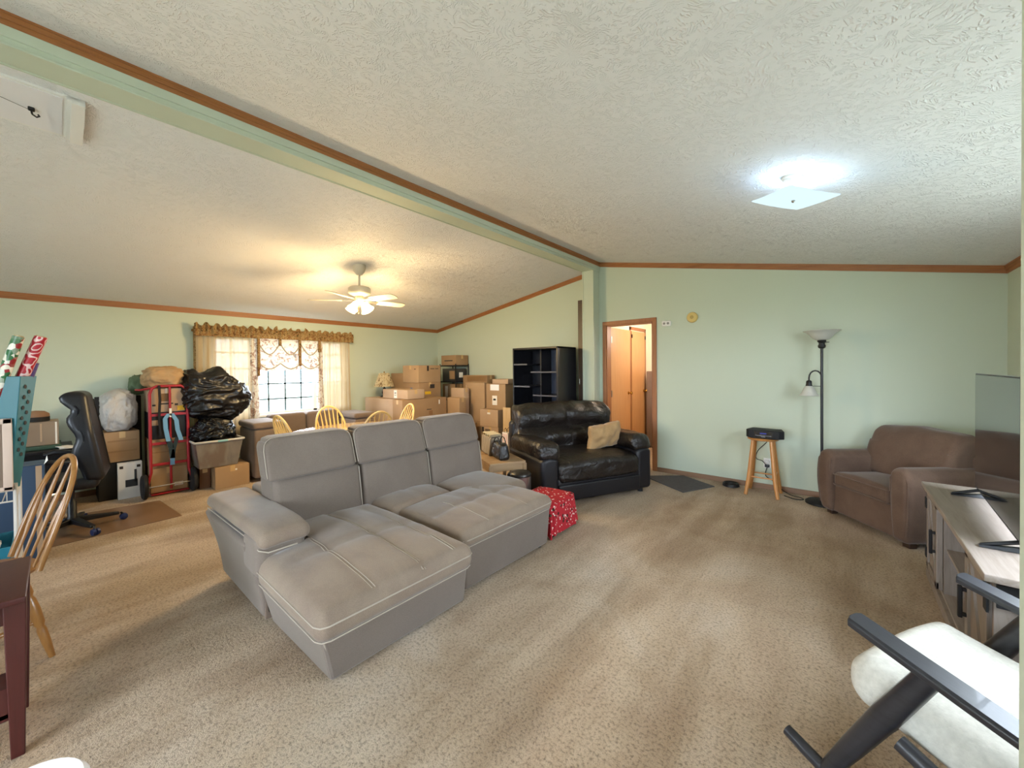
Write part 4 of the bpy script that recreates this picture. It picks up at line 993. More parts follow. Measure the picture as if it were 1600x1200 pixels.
for k_, z in enumerate((1.50, 1.16, .82, .46)):
    s_ = B(BO).box(x0 + .022, xm - .10 + .05 * (k_ % 2), y0 + .005, y1 - .012, z - .022, z).make('shelf', ESPR, bk)
    B(BO).box(x0 + .022, xm - .10 + .05 * (k_ % 2), y0 + .001, y0 + .005, z - .022, z).make('edge_band', EDG, s_)
for k_, z in enumerate((1.38, 1.02, .66, .30)):
    s_ = B(BO).box(xm - .14 + .04 * (k_ % 2), x1 - .028, y0 + .005 + .14, y1 - .012, z - .022, z).make('shelf', ESPR, bk)
    B(BO).box(xm - .14 + .04 * (k_ % 2), x1 - .028, y0 + .141, y0 + .145, z - .022, z).make('edge_band', EDG, s_)
tk = T('tall_cabinet', 'very tall narrow dark wooden cabinet squeezed between bookcase and post', 'cabinet', (-3.055, 5.26, 0))
TO_ = (-3.055, 5.26, 0)
B(TO_).box(-3.105, -3.005, 5.215, 5.33, .05, 2.46).make('body', DARKW, tk, .004)
B(TO_).box(-3.095, -3.015, 5.208, 5.215, .10, 2.40).make('door', wood('aged_bronze_wood', '5A4228', '3A2A1C', .4, 2, 10), tk, .002)
B(TO_).box(-3.11, -3.0, 5.21, 5.335, 0, .05).make('plinth', DARKW, tk)
B(TO_).tube([(-3.07, 5.195, 1.18), (-3.07, 5.195, 1.26)], .004, 6).make('handle', CHROME, tk)

# ------------------------------------------------------------------ between sofa and loveseat
nD = Vector((.897, -.443, 0)); rzL = rad(-116.3)
tc = (-2.90, 3.15, 0)
ct = T('crate_table', 'low rustic wooden side table between the sofa and loveseat', 'table', tc, rzL)
for k_ in range(4): B().box(-.20, .20, -.30 + .151 * k_, -.30 + .151 * k_ + .146, .435, .46).make('plank', CRATEW, ct, .003)
for sx in (-1, 1):
    for sy in (-1, 1): B().box(sx*.19 - .02, sx*.19 + .02, sy*.28 - .02, sy*.28 + .02, 0, .435).make('leg', CRATEW, ct, .003)
    B().box(sx*.19 - .008, sx*.19 + .008, -.26, .26, .37, .435).make('apron', CRATEW, ct)
for sy in (-1, 1): B().box(-.17, .17, sy*.28 - .008, sy*.28 + .008, .37, .435).make('apron', CRATEW, ct)
B().box(-.19, .19, -.28, .28, .10, .12).make('lower_shelf', mat('black_shelf', '15151A', .5), ct)
for k_, (x, y) in enumerate(((.02, .16), (.05, .02), (-.05, -.13))):
    p = Matrix.Rotation(rzL, 4, 'Z') @ Vector((x, y, 0)) + Vector(tc)
    lab = ['white paperback book lying nearest on the lower shelf of the crate table', 'white paperback book in the middle on the lower shelf of the crate table', 'white paperback book farthest back on the lower shelf of the crate table'][k_]
    bb = T('book', lab, 'book', (p.x, p.y, .122), rzL + .2 * k_, 'books on the low crate table')
    B().box(-.08, .08, -.055, .055, .002, .026).make('pages', LABEL, bb); B().box(-.083, .083, -.058, .058, .026, .029).box(-.083, .083, -.058, .058, 0, .002).box(-.083, .083, -.058, -.055, .002, .026).make('cover', BLACKM if k_ == 2 else LABEL, bb)
hp = Vector(tc) + nD * .07
hb_ = T('handbag', 'black leather handbag standing on the low crate table', 'bag', (hp.x, hp.y, .462), rzL + rad(90))
B().rbox(-.15, .15, -.07, .07, 0, .17, .04, 4, 6, f=lambda p: (p.x * (1 - .15 * p.z / .17), p.y * (1 - .35 * p.z / .17), p.z + .01 * noise.noise(p * 12))).make('body', LEATHER, hb_)
for sy in (-1, 1): B().tube([(-.08, sy*.035, .15)] + [(-.08 * math.cos(PI*t/8), sy*.035, .15 + .075 * math.sin(PI*t/8)) for t in range(1, 8)] + [(.08, sy*.035, .15)], .006, 6).make('handle', LEATHER, hb_)
B().lathe([(.014, 0), (.014, .006), (0, .006)], 12, TR((.0, -.071, .11), PI/2)).make('clasp', CHROME, hb_)
STR = N('striped_woven_bag'); wv = STR.n('TexWave'); wv.inputs['Scale'].default_value = 9; wv.inputs['Distortion'].default_value = 1.5; STR.L.new(STR.tc.outputs['Object'], wv.inputs[0])
STR.col(STR.ramp(wv.outputs['Fac'], [(.3, '6E655A'), (.5, '93887A'), (.8, 'B9AC98')])); STR.b.inputs['Roughness'].default_value = .9; STR = STR.m
bp = Vector(tc) - nD * .18
tb = T('tote_bag', 'grey striped cloth bag with gathered light top behind the handbag', 'bag', (bp.x, bp.y, .462), rzL + rad(90))
B().rbox(-.14, .14, -.09, .09, 0, .21, .03, 3, 8, f=lambda p: (p.x * (1 + .1 * p.z / .2), p.y * (1 - .2 * p.z / .2), p.z + .02 * noise.noise(p * 14))).make('body', STR, tb)
B().grid(lambda u, v: ((u - .5) * .29, -.07 + .14 * v, .205 + .03 * abs(math.sin(u * 14)) ), 28, 3).make('gathered_top', mat('cream_lining', 'D8C8A4', .8), tb)
gb = T('gift_bag', 'tall white gift bag with red stripes and black handles beside the loveseat', 'bag', (-3.74, 4.27, 0), rad(-10))
B().prism([(-.065, -.04), (.065, -.04), (.065, .04), (-.065, .04)], 0, .50).make('body', mat('white_gift_paper', 'EFE6E2', .4), gb, .002)
for x in (-.035, .0, .035): B().box(x - .005, x + .005, -.0415, -.0402, .02, .48).make('stripe', mat('pink_stripe', 'D08A88', .5), gb)
for sy in (-1, 1): B().tube([(-.03, sy*.03, .50), (-.03, sy*.03, .54), (0, sy*.03, .565), (.03, sy*.03, .54), (.03, sy*.03, .50)], .004, 6).make('handle', BLACKM, gb)
cn = T('trash_can', 'small brushed steel step bin with dark lid beside the loveseat arm', 'bin', (-2.40, 2.93, 0), rad(-60))
B().lathe([(.100, 0), (.104, .005), (.104, .385), (.100, .385)], 32).make('body', METALG, cn)
B().lathe([(.106, .385), (.108, .40), (.095, .42), (.05, .432), (0, .435)], 32).make('lid', mat('satin_dark_steel', '4A4846', .35, .8), cn)
B().rbox(-.045, .045, -.125, -.098, .24, .41, .02, 3, 2).make('grip', BLACK, cn)
B().rbox(-.025, .025, -.14, -.10, .0, .02, .005, 2).make('pedal', BLACK, cn)
# red printed cloth over an ottoman
OT = (-2.05, 2.855, 0)
ot = T('draped_ottoman', 'low ottoman covered by red holiday print cloth with white and green spots', 'ottoman', OT, rad(6))
B().rbox(-.18, .18, -.21, .21, .02, .275, .03, 3, 2).make('ottoman_body', DARKW, ot)
def drape(u, v):
    a = 2*PI*u; 
    c, s = math.cos(a), math.sin(a); e = .24
    bx_ = (abs(c) ** e) * (1 if c > 0 else -1) * .195; by = (abs(s) ** e) * (1 if s > 0 else -1) * .225
    if v < .4: k_ = v / .4; return (bx_ * k_, by * k_, .292 - .012 * k_ ** 6 + .004 * noise.noise(Vector((bx_*k_*9, by*k_*9, 0))))
    t = (v - .4) / .6; w_ = 1 + .10 * t + .05 * t * math.sin(a * 11)
    return (bx_ * w_, by * w_, .280 - .27 * t * (.93 + .07 * math.sin(a * 5)))
B().grid(drape, 132, 24).make('cloth', REDPR, ot)
B().rbox(.19, .205, -.12, -.06, .03, .05, .004, 2).make('care_tag', LABEL, ot)

# ------------------------------------------------------------------ left wall clutter
def blob(name, m, c, r, amp, sc, seed, parent=None, off=None, flat=None, label=None, cat='bag', sub=5, ridge=.0):
    bm2 = bmesh.new(); bmesh.ops.create_icosphere(bm2, subdivisions=sub, radius=1)
    for v in bm2.verts:
        d = v.co.copy(); q = d * sc + Vector((seed, seed * 2, 0))
        n_ = noise.noise(q) + .5 * noise.noise(q * 2.1) + .25 * noise.noise(q * 4.3)
        rr = 1 + amp * n_ - ridge * abs(noise.noise(q * 2.7 + Vector((3, 3, 3))))
        sp = Vector([math.copysign(abs(x) ** .75, x) for x in d])
        v.co = Vector((sp.x * r[0], sp.y * r[1], sp.z * r[2])) * rr
        if flat is not None and v.co.z < flat: v.co.z = flat + (v.co.z - flat) * .08
    me = bpy.data.meshes.new(name); bm2.to_mesh(me); bm2.free(); me.polygons.foreach_set('use_smooth', [True] * len(me.polygons)); me.materials.append(m)
    o = bpy.data.objects.new(name, me); COL.objects.link(o); o.location = c
    if parent: o.parent = parent
    if label: tag(o, label, cat)
    return o
carton('dark carton on the floor behind the white device box', -6.56, -6.225, .30, .64, 0, .415, mat('black_card', '1A1816', .6), tape=False)
wb = carton('white device box with dark printed picture standing below the taped carton', -6.22, -6.15, .445, .645, 0, .405, mat('white_card', 'D8D8D6', .5), tape=False, name='product_box', stickers=[('x', .55, .42, .10, .08, mat('dark_print', '2A3038', .5), 'printed_picture'), ('x', .72, .62, .02, .14, mat('dark_print2', '2A3038', .5), 'printed_picture'), ('x', .15, .88, .03, .03, INK, 'printed_mark'), ('x', .85, .88, .03, .03, INK, 'printed_mark')])
carton('taped brown carton between the white bag and the white device box', -6.56, -6.20, .34, .625, .42, .755, 1, rad(3), stickers=[('x', .5, .7, .24, .02, TAPEB, 'tape_strip'), ('x', .5, .35, .24, .02, TAPEB, 'tape_strip')])
blob('white_trash_bag', BAGWHT, (-6.36, .475, .985), (.20, .155, .24), .10, 1.6, 3, flat=-.225, label='stuffed white plastic trash bag on a taped carton', ridge=.05)
B((-6.36, .475, .985)).lathe([(.05, 0), (.035, .03), (.05, .055), (.02, .06)], 12, c=(-6.36, .50, 1.17), close=False).make('knotted_top', BAGWHT, bpy.data.objects['white_trash_bag'])
# red hand truck
HT = (-6.02, .865, 0)
ht = T('hand_truck', 'red steel hand truck with black wheels, loaded with cartons', 'hand truck', HT)
def hx2(z): return -5.99 - .0 * z
ya, yb_ = .70, 1.035
fr_ = [(-5.965, ya - .035, .14), (-5.985, ya, .28), (-6.0, ya, .6), (-6.0, ya + .0, 1.17), (-6.0, ya + .02, 1.235), (-6.0, ya + .06, 1.26), (-6.0, yb_ - .06, 1.26), (-6.0, yb_ - .02, 1.235), (-6.0, yb_, 1.17), (-6.0, yb_, .6), (-5.985, yb_, .28), (-5.965, yb_ + .035, .14)]
B(HT).tube(fr_, .015, 10).make('frame', RED, ht)
B(HT).tube([(-6.0, .875, 1.255), (-6.0, .875, .06)], .012, 8).make('center_bar', RED, ht)
for z in (.93, .60, .36): B(HT).box(-6.008, -5.994, ya, yb_, z - .015, z + .015).make('cross_bar', RED, ht, .003)
B(HT).tube([(-5.95, ya - .04, .12), (-5.95, yb_ + .04, .12)], .010, 8).make('axle', CHROME, ht)
B(HT).tube([(-6.0, ya + .02, 1.24), (-6.10, ya - .06, 1.22), (-6.22, ya - .09, 1.22)], .012, 8).make('handle', RED, ht)
B(HT).box(-6.40, -5.99, ya, yb_, .015, .027).make('toe_plate', RED, ht)
for y in (ya - .06, yb_ + .035):
    wl = B(HT).lathe([(.055, -.024), (.12, -.026), (.138, -.012), (.138, .012), (.12, .026), (.055, .024)], 28, TR((-5.955, y, .138), PI/2)).make('wheel', RUBBER, ht)
    B(HT).lathe([(.0, -.02), (.055, -.02), (.055, .02), (0, .02)], 20, TR((-5.955, y, .138), PI/2)).make('hub', METALG, wl)
carton('lowest carton on the red hand truck', -6.42, -6.03, .70, 1.03, .03, .31, 0, stickers=[('x', .75, .25, .08, .04, L_, 'label')])
carton('second carton from the bottom on the red hand truck', -6.42, -6.03, .70, 1.03, .312, .645, 1, stickers=[('x', .5, .55, .32, .012, TAPEB, 'tape_strip')])
carton('black crate in the middle of the hand truck load', -6.42, -6.03, .70, 1.03, .647, .955, mat('black_crate', '121214', .5), tape=False, name='crate', stickers=[('x', .12, .62, .08, .06, CARD[2], 'panel')])
carton('printed carton with yellow sticker near the top of the hand truck', -6.42, -6.03, .70, 1.03, .957, 1.232, 2, stickers=[('x', .85, .14, .07, .055, YELLOW, 'yellow_sticker'), ('x', .45, .62, .09, .09, mat('dim_print', '7A5C3A', .8), 'printed_mark'), ('x', .45, .35, .12, .015, INK, 'printed_mark'), ('x', .72, .30, .03, .025, INK, 'printed_mark'), ('x', .12, .30, .03, .02, INK, 'printed_mark')])
blob('tan_sack', KRAFT, (-6.22, .85, 1.355), (.21, .20, .135), .10, 1.6, 8, flat=-.12, label='bulging tan paper sack on top of the hand truck load', ridge=.1)
blob('green_cloth', mat('faded_green_cloth', '5C6E52', .9, 0, .5, 20, .01), (-6.50, .655, 1.27), (.10, .085, .12), .2, 2.2, 4, label='faded green cloth bundle beside the tan sack', cat='cloth', sub=4, ridge=.2)
# the cloth bundle rests on this tall dark carton
carton('dark carton stood on end behind the white trash bag', -6.62, -6.57, .30, .69, 0, 1.14, mat('dark_card', '2A2522', .7), tape=False)
# blue straps hanging on the truck
sp_ = T('bungee_straps', 'light blue and black straps hanging on the red hand truck', 'strap', (-5.975, .875, .93))
SO_ = (-5.975, .875, .93)
BLU = mat('blue_webbing', '6FA0C4', .7); DBL = mat('dark_teal_webbing', '1E3238', .7)
def ribbon(pts, w_, m, nm='strap'):
    b = B(SO_)
    for i in range(len(pts) - 1):
        (y0, z0), (y1, z1) = pts[i], pts[i+1]; x = -5.975 + .008 * i
        b.hexa([(x, y0 - w_/2, z0), (x + .006, y0 - w_/2, z0), (x + .006, y0 + w_/2, z0), (x, y0 + w_/2, z0)], [(x, y1 - w_/2, z1), (x + .006, y1 - w_/2, z1), (x + .006, y1 + w_/2, z1), (x, y1 + w_/2, z1)])
    return b.make(nm, m, sp_)
ribbon([(.86, .94), (.825, .88), (.83, .76), (.85, .62)], .04, BLU); ribbon([(.885, .94), (.925, .86), (.935, .74), (.965, .62)], .04, BLU)
ribbon([(.85, .66), (.875, .54), (.885, .42)], .05, DBL); ribbon([(.93, .66), (.90, .52), (.885, .42)], .035, DBL)
ribbon([(.875, 1.0), (.875, .90)], .022, L_, 'buckle'); ribbon([(.885, .44), (.885, .34)], .04, BLU)
b = B(SO_).tube([(-5.975, .78, 1.27), (-5.975, .785, 1.1), (-5.97, .775, .9), (-5.97, .785, .70)], .012, 6).make('black_cord', BLACKM, sp_)
# tote, cartons and black bags
carton('brown carton on the floor under the clear tote, nearest the sofa', -6.15, -5.75, 1.24, 1.595, 0, .262, 0, stickers=[('x', .6, .8, .02, .02, L_, 'spot')])
carton('small dark carton beside the truck wheel under the clear tote', -6.25, -5.93, 1.125, 1.232, 0, .262, 3)
tt_ = T('storage_tote', 'cloudy plastic storage tote with pale rim holding black bags', 'tote', (-6.0, 1.28, .265))
TT = (-6.0, 1.28, .265)
b = B(TT); i = .018
def ring(x0, x1, y0, y1, z): return [(x0, y0, z), (x1, y0, z), (x1, y1, z), (x0, y1, z)]
vs = ring(-6.17, -5.79, 1.10, 1.48, .266) + ring(-6.22, -5.75, 1.055, 1.53, .58) + ring(-6.205, -5.765, 1.07, 1.515, .58) + ring(-6.155, -5.805, 1.115, 1.465, .276)
fs = [(3, 2, 1, 0)]
for q in range(3):
    for j in range(4): fs.append((q*4 + j, q*4 + (j+1) % 4, (q+1)*4 + (j+1) % 4, (q+1)*4 + j))
fs.append((12, 13, 14, 15)); b.add(vs, fs).make('bin', TOTE, tt_, .006)
B(TT).tube([(-6.215, 1.05, .585), (-5.755, 1.05, .585), (-5.745, 1.06, .585), (-5.745, 1.53, .585), (-5.755, 1.54, .585), (-6.215, 1.54, .585)], .013, 8, closed=True).make('rim', mat('pale_rim', 'C9C7C0', .35), tt_)
B(TT).rbox(-5.745, -5.728, 1.27, 1.37, .572, .596, .005, 2).make('latch', TEALL, tt_)
def crease(o, a1, a2, s, an=(1, 1, 1)):
    for v in o.data.vertices:
        q = Vector((v.co.x * an[0], v.co.y * an[1], v.co.z * an[2])) * s; q += Vector((noise.noise(q * .5), noise.noise(q * .5 + Vector((7, 0, 0))), 0)) * 1.2
        n_ = v.co.normalized(); v.co += n_ * (a1 * (.5 - abs(noise.noise(q)) * 2) + a2 * (.5 - abs(noise.noise(q * 2.3)) * 2))
crease(bpy.data.objects['white_trash_bag'], .016, .008, 12, (1, 1, .5)); crease(bpy.data.objects['tan_sack'], .016, .007, 10, (1, .7, 1.3))
lb = blob('black_trash_bag', BAGBLK, (-5.98, 1.28, .64), (.20, .215, .20), .14, 1.4, 11, label='lower crumpled black trash bag filling the clear tote', ridge=.05, sub=6)
crease(lb, .030, .014, 11)
ub = blob('black_trash_bag', BAGBLK, (-6.12, 1.30, 1.10), (.24, .33, .30), .12, 1.1, 22, label='big upper black trash bag bulging beside the curtain', ridge=.05, sub=6)
for v in ub.data.vertices:      # two tied corners on top, bulge towards the window
    y, z = v.co.y, v.co.z
    if z > 0: v.co.z += .10 * math.exp(-((y + .26) / .09) ** 2) * (z / .3) + .09 * math.exp(-((y - .06) / .09) ** 2) * (z / .3)
    v.co.y += .07 * math.exp(-((z + .02) / .16) ** 2) * max(0, y / .33)
crease(ub, .028, .013, 7, (1, .7, 1.7))
# ------------------------------------------------------------------ office chair, mat, desk
CM = mat('brown_chair_mat', '7E6248', .35)
tag(B((-5.4, .3, 0)).hexa([(-4.90, -.35, 0), (-4.98, .80, 0), (-5.76, .74, 0), (-5.90, -.35, 0)], [(-4.90, -.35, .006), (-4.98, .80, .006), (-5.76, .74, .006), (-5.90, -.35, .006)]).make('chair_mat', CM), 'brown translucent floor mat under the office chair', 'mat')
oc = T('office_chair', 'black high-back office chair on five casters by the desk', 'chair', (-5.27, .09, .006), rad(172))
B().lathe([(.03, .06), (.045, .075), (.045, .11), (.03, .13), (.03, .26), (.02, .27), (.018, .40)], 16).make('column', BLACK, oc)
for k_ in range(5):
    a = rad(22.6 - 172 + 72 * k_); Mk = TR((0, 0, 0), 0, 0, a)
    lg = B().add([(x, s * w_, z) for x, w_, zt_, zb in ((.03, .028, .12, .07), (.30, .018, .085, .06)) for s in (-1, 1) for z in (zb, zt_)], [(0, 1, 3, 2), (4, 6, 7, 5), (0, 4, 5, 1), (2, 3, 7, 6), (1, 5, 7, 3), (0, 2, 6, 4)], Mk).make('base_arm', BLACK, oc, .006)
    cs = B().lathe([(.012, -.028), (.027, -.024), (.030, -.006), (.020, 0), (.030, .006), (.027, .024), (.012, .028)], 18, Mk @ TR((.33, 0, .031), PI/2)).make('caster', DNAVY, oc)
    B().tube([(.33, 0, .05), (.31, 0, .075)], .008, 8, Mk).make('stem', BLACK, cs)
B().rbox(-.25, .25, -.19, .27, .40, .50, .045, 4, 6, f=lambda p: (p.x, p.y, p.z + .02 * (p.y > .15) * -1)).make('seat', CHAIRBLK, oc)
def ocb(p):
    t = (p.z - .46) / .79
    y = p.y + .12 * t
    if p.y > -.16: y += .035 * math.exp(-((t - .30) / .13) ** 2) - .02 * math.exp(-((t - .50) / .08) ** 2) + .02 * math.exp(-((t - .68) / .10) ** 2) - .03 * math.exp(-((t - .79) / .05) ** 2) + .035 * math.exp(-((t - .92) / .07) ** 2)
    w_ = 1 - .30 * max(0, t - .55) / .45 + .05 * math.sin(PI * t)
    return (p.x * w_, y, p.z)
bk_ = B().rbox(-.25, .25, -.235, -.10, .46, 1.25, .05, 4, 20, f=ocb).make('backrest', CHAIRBLK, oc)
B().tube([ocb(Vector((.20, -.238, z_ / 100))) for z_ in range(52, 122, 5)], .004, 5).make('seam', BLACKM, bk_)
for s in (-1, 1):
    B().tube([(s*.27, -.05, .46), (s*.29, -.05, .66), (s*.29, .14, .68), (s*.29, .20, .66)], [.016, .018, .026, .02], 10).make('armrest', BLACK, oc)
    
B().tube([(-.26, .05, .41), (-.33, .12, .40)], .006, 6).make('lever', CHROME, oc)
DK = (-6.28, -.55, 0)
dk = T('desk', 'dark computer desk against the left wall behind the office chair', 'desk', DK)
B(DK).rbox(-6.60, -5.92, -1.30, .12, .63, .66, .004, 2).make('desktop', ESPR, dk)
for y in (-1.27, .09): B(DK).box(-6.58, -5.98, y - .012, y + .012, 0, .63).make('side_panel', ESPR, dk)
B(DK).box(-6.58, -6.56, -1.25, .08, .2, .63).make('back_panel', ESPR, dk)
GRB = cardm('greyish_cardboard', '83705E', '90806E')
gbn = tag(B((-6.25, -.3, .66)).rbox(-6.45, -6.05, -.60, .04, .662, .70, .006, 2).make('binder', mat('dark_green_cover', '2F4A3C', .5)), 'dark green binder under the grey carton on the desk', 'binder')
carton('greyish carton with white edges on the desk carrying the hat', -6.42, -6.08, -.55, .025, .702, .935, GRB, stickers=[('x', .97, .5, .012, .22, L_, 'white_edge'), ('x', .80, .55, .012, .18, CARD[2], 'tape_strip')])
ha = T('hat', 'black hat with a tan band on the greyish carton', 'hat', (-6.2, -.125, .938))
B((-6.2, -.125, .938)).lathe([(.095, 0), (.095, .045), (.0, .045)], 24, c=(-6.2, -.125, .938)).make('brim_band', BLACKM, ha)
B((-6.2, -.125, .938)).lathe([(.094, .045), (.092, .075), (.06, .10), (0, .108)], 24, c=(-6.2, -.125, .938)).make('crown', mat('tan_felt', '8E6E56', .9), ha)
pp = T('paper_stack', 'loose white papers on the desk beside the office chair', 'papers', (-6.0, .075, .662))
for k_ in range(3): B().box(-.08, .08, -.05, .04, .004 + .006*k_, .008 + .006*k_, TR((0, 0, 0), 0, 0, .2*k_)).make('sheet', LABEL, pp)
# blue printed box
NB = mat('navy_box_print', '24405E', .5)
blx = carton('tall navy blue printed box with tan edges behind the white cart', -4.85, -4.60, -.62, -.055, 0, .735, NB, tape=False, name='product_box', stickers=[('x', .95, .5, .03, .72, CARD[2], 'edge_strip')])
def text(body, size, M_, m, parent):
    cu2 = bpy.data.curves.new('text', 'FONT'); cu2.body = body; cu2.size = size; cu2.extrude = .001
    to = bpy.data.objects.new('tmp', cu2); COL.objects.link(to); bpy.context.view_layer.update()
    me = bpy.data.meshes.new_from_object(to); bpy.data.objects.remove(to); me.transform(M_)
    me.materials.clear(); me.materials.append(m); o = bpy.data.objects.new('lettering', me); COL.objects.link(o); o.parent = parent; return o
text('IE', .15, Matrix.Translation((.1265, -.04, .40)) @ Matrix(((0, 0, 1, 0), (1, 0, 0, 0), (0, 1, 0, 0), (0, 0, 0, 1))), mat('grey_blue_print', '8FA0AC', .6), blx)
B().box(.125, .1265, .02, .10, .63, .645).make('white_mark', LABEL, blx)
B().hexa([(.125, .2815, .735), (.128, .2815, .735), (.128, .28, .735), (.125, .28, .735)], [(.12, .30, .76), (.124, .30, .76), (.05, .295, .79), (.045, .295, .79)]).make('open_flap', LABEL, blx)

# ------------------------------------------------------------------ white wire cart with teal bins
KO = (-3.75, -.42, 0)
kc = T('wire_cart', 'white wire rolling cart at the left edge holding teal bins', 'cart', KO)
WIRE = mat('white_wire', 'C8C2B8', .4)
for x in (-3.98, -3.58):
    for y in (-.72, -.15): B(KO).tube([(x, y, 0), (x, y, .80)], .009, 8).make('post', WIRE, kc)
for z in (.27, .70):
    b = B(KO).tube([(-3.98, -.72, z), (-3.58, -.72, z), (-3.58, -.15, z), (-3.98, -.15, z)], .005, 6, closed=True).tube([(-3.98, -.72, z + .06), (-3.58, -.72, z + .06), (-3.58, -.15, z + .06), (-3.98, -.15, z + .06)], .004, 6, closed=True)
    for i in range(1, 12): y = -.72 + .57 * i / 12; b.tube([(-3.98, y, z), (-3.58, y, z)], .0025, 5)
    for i in range(0, 20): y = -.72 + .57 * i / 19; b.tube([(-3.58, y, z), (-3.58, y, z + .06)], .002, 4)
    for i in range(0, 12): x = -3.98 + .40 * i / 11; b.tube([(x, -.15, z), (x, -.15, z + .06)], .002, 4)
    o = b.make('wire_basket', WIRE, kc); o['kind'] = 'stuff'
def bin_(b, x0, x1, y0, y1, z0, z1, tp, th=.006):
    X0, X1, Y0, Y1 = x0 + tp, x1 - tp, y0 + tp, y1 - tp
    vs = ring(X0, X1, Y0, Y1, z0) + ring(x0, x1, y0, y1, z1) + ring(x0 + th, x1 - th, y0 + th, y1 - th, z1) + ring(X0 + th, X1 - th, Y0 + th, Y1 - th, z0 + th)
    fs = [(3, 2, 1, 0)] + [(q*4 + j, q*4 + (j+1) % 4, (q+1)*4 + (j+1) % 4, (q+1)*4 + j) for q in range(3) for j in range(4)] + [(12, 13, 14, 15)]
    return b.add(vs, fs)
th = T('wrap_holder', 'tall tapered teal plastic bin with round holes holding wrapping paper rolls', 'bin', (-3.72, -.18, .71))
HO = (-3.72, -.18, .71)
F2 = Vector((-3.53, -.121)); da = Vector((-.915, .403)); db = Vector((-.403, -.915))
def hq(a, b, s_): q = F2 + da * a + db * b; c_ = F2 + da * .07 + db * .14; q = c_ + (q - c_) * s_; return (q.x, q.y)
def hring(z, s_, ins): return [(*hq(ins, ins, s_), z), (*hq(ins, .28 - ins, s_), z), (*hq(.14 - ins, .28 - ins, s_), z), (*hq(.14 - ins, ins, s_), z)]
vs = hring(.765, .55, 0) + hring(1.405, 1, 0) + hring(1.405, 1, .006) + hring(.771, .55, .006)
fs = [(3, 2, 1, 0)] + [(q*4 + j, q*4 + (j+1) % 4, (q+1)*4 + (j+1) % 4, (q+1)*4 + j) for q in range(3) for j in range(4)] + [(12, 13, 14, 15)]
B(HO).add(vs, fs).make('bin', TEAL, th, .008)
ang = math.atan2(.403, -.915)
for k_ in range(14):
    z = 1.345 - .030 * k_; s_ = .55 + .45 * (z - .765) / .64
    q = hq(.085 if k_ % 2 else .045, -.001, s_)
    B(HO).lathe([(0, 0), (.0115, 0), (.0115, .0015), (0, .0015)], 14, TR((q[0], q[1], z), 0, 0, ang) @ TR((0, 0, 0), PI/2)).make('hole', BLACKM, th)
k = N('green_white_wrap'); v = k.n('TexVoronoi'); v.inputs['Scale'].default_value = 38; k.L.new(k.tc.outputs['Object'], v.inputs['Vector'])
k.col(k.ramp(v.outputs['Color'], [(.30, '2F6B3C'), (.42, 'EDE8DC'), (.62, 'E6DCC8'), (.72, '9A2226')])); k.b.inputs['Roughness'].default_value = .35; WR1 = k.m
k = N('red_candy_cane_wrap'); wv = k.n('TexWave'); wv.inputs['Scale'].default_value = 16; wv.inputs['Distortion'].default_value = 12; wv.inputs['Detail'].default_value = 1; k.L.new(k.tc.outputs['Object'], wv.inputs[0])
k.col(k.ramp(wv.outputs['Fac'], [(.6, 'B01C2C'), (.8, 'B01C2C'), (.9, 'E7C6C0')])); k.b.inputs['Roughness'].default_value = .35; WR2 = k.m
WR3 = mat('purple_wrap', '3A2C5E', .35, 0, 0, 1, 1, '6A5A94', 30)
for nm, m, p0, p1, r in (('green, white and red patterned wrapping paper roll in the teal bin', WR1, (-3.62, -.30, .95), (-3.55, -.125, 1.63), .024), ('red candy cane patterned wrapping paper roll in the teal bin', WR2, (-3.66, -.26, .95), (-3.60, -.045, 1.635), .027), ('short purple wrapping paper roll poking out of the teal bin', WR3, (-3.66, -.20, 1.0), (-3.635, -.075, 1.485), .022)):
    p0, p1 = Vector(p0), Vector(p1); e = T('wrapping_roll', nm, 'wrapping paper', p0, 0, 'wrapping paper rolls')
    B(p0).tube([p0, p1], r, 20).make('paper', m, e); B(p0).tube([p1, p1 + (p1 - p0).normalized() * .004], r * .75, 16).make('core', TAPE, e)
pf = T('picture_frame', 'brown panel with pale pinkish frame leaning on the cart at the left edge', 'frame', (-3.545, -.3, .765))
FO = (-3.545, -.3, .765)
B(FO).box(-3.560, -3.552, -.60, -.165, .768, 1.16).make('panel', mat('brown_grey_panel', '786454', .7), pf)
B(FO).rbox(-3.565, -3.545, -.19, -.155, .768, 1.17, .004, 2).rbox(-3.565, -3.545, -.62, -.155, 1.14, 1.17, .004, 2).rbox(-3.565, -3.545, -.62, -.59, .768, 1.17, .004, 2).rbox(-3.565, -3.545, -.62, -.155, .766, .79, .004, 2).make('frame', mat('pale_pink_wood', 'CBB3A2', .5), pf)
kb = T('pen_basket', 'deep teal slotted basket heaped with small craft items on the lower cart shelf', 'basket', (-3.78, -.36, .275))
bin_(B((-3.78, -.36, .275)), -3.95, -3.60, -.66, -.165, .277, .44, .02).make('basket', TEALD, kb, .004)
for i in range(8): B((-3.78, -.36, .275)).box(-3.597, -3.592, -.62 + .055*i, -.60 + .055*i, .33, .40, TR((-.008, 0, 0))).make('slot', BLACKM, kb)
random.seed(3)
cols = [mat('craft_' + n_, c, .4) for n_, c in (('grey', '9C98A0'), ('silver', 'B8B8BC'), ('purple', '5A4466'), ('green', '44604E'), ('white', 'C4C0B8'), ('dark', '33343C'))]
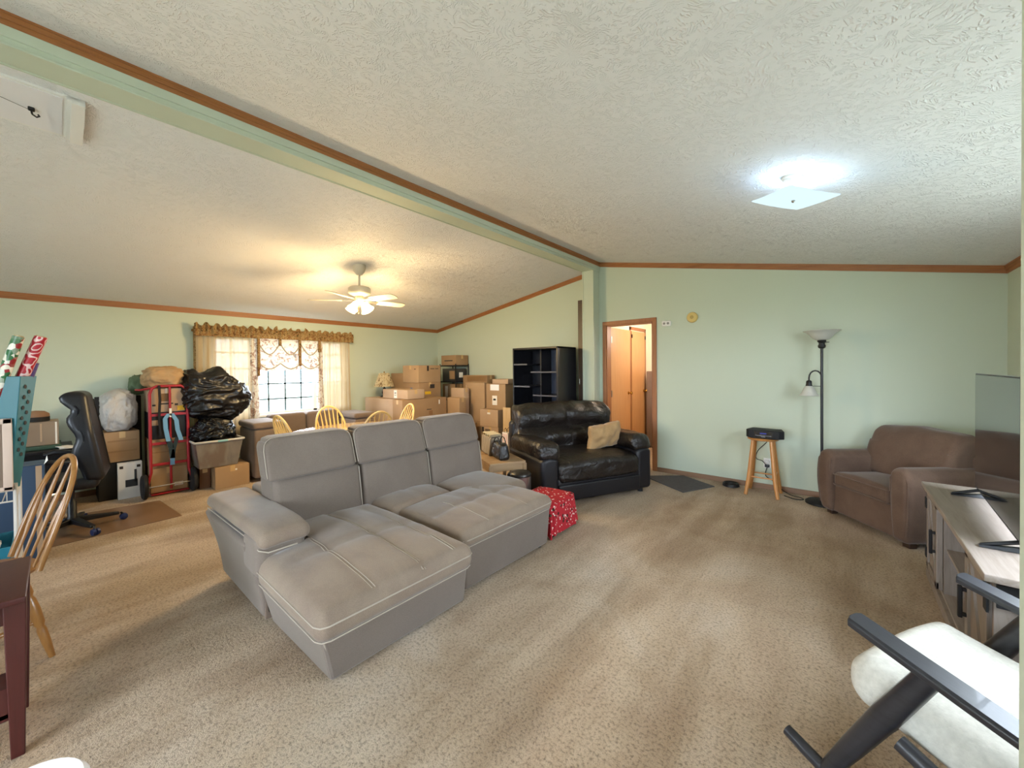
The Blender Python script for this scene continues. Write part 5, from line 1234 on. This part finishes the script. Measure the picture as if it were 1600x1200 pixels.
for q in range(36):
    x, y, z = random.uniform(-3.90, -3.64), random.uniform(-.60, -.21), .42 + random.uniform(0, .05); a = random.uniform(0, PI)
    b = B((x, y, z)).tube([(x - .04*math.cos(a), y - .04*math.sin(a), z), (x + .04*math.cos(a), y + .04*math.sin(a), z + random.uniform(-.02, .03))], .009, 8)
    tag(b.make('marker_pen', cols[q % 6]), 'small %s craft marker heaped in the teal basket on the cart' % ['grey', 'silver', 'purple', 'green', 'white', 'near-black'][q % 6], 'pen', 'craft markers in the teal basket')
blob('backpack', mat('dark_brown_cloth', '2A211C', .9, 0, .4, 60, .004, '3A2E26', 20), (-3.80, -.50, 1.22), (.12, .15, .50), .08, 1.3, 5, flat=-.44, label='tall dark brown cloth bag at the left frame edge behind the wrapping paper', sub=4)

# dark cherry table, white stool
CT = (-2.45, -.6, 0)
cy_ = T('side_table', 'dark cherry wooden table cut off by the left edge of the photo', 'table', CT)
B(CT).rbox(-2.72, -2.235, -1.25, -.075, .60, .622, .005, 2).make('tabletop', CHERRY, cy_)
for x in (-2.66, -2.345):
    for y in (-1.19, -.105):
        B(CT).hexa([(x - .017, y - .017, 0), (x + .017, y - .017, 0), (x + .017, y + .017, 0), (x - .017, y + .017, 0)], [(x - .028, y - .028, .60), (x + .028, y - .028, .60), (x + .028, y + .028, .60), (x - .028, y + .028, .60)]).make('leg', CHERRY, cy_, .003)
B(CT).box(-2.355, -2.335, -1.17, -.12, .50, .60).make('apron', CHERRY, cy_); B(CT).box(-2.67, -2.65, -1.17, -.12, .50, .60).make('apron', CHERRY, cy_)
B(CT).box(-2.64, -2.34, -.115, -.095, .50, .60).make('apron', CHERRY, cy_)
B(CT).box(-2.36, -2.33, -1.17, -.12, .15, .27).make('lower_rail', CHERRY, cy_); B(CT).box(-2.66, -2.33, -1.17, -.12, .16, .175).make('lower_shelf', CHERRY, cy_)
WS = (-1.43, -.07, 0)
ws = T('white_stool', 'white round-topped stool just entering the bottom left of the photo', 'stool', WS)
B(WS).lathe([(0, .40), (.10, .40), (.115, .41), (.117, .43), (.105, .447), (0, .45)], 36, c=WS).make('seat', mat('glossy_white', 'F6F6FA', .3), ws)
for k_ in range(4):
    a = rad(45 + 90*k_); B(WS).tube([(WS[0] + .09*math.cos(a), WS[1] + .09*math.sin(a), .40), (WS[0] + .13*math.cos(a), WS[1] + .13*math.sin(a), 0)], .014, 8).make('leg', WHITE, ws)
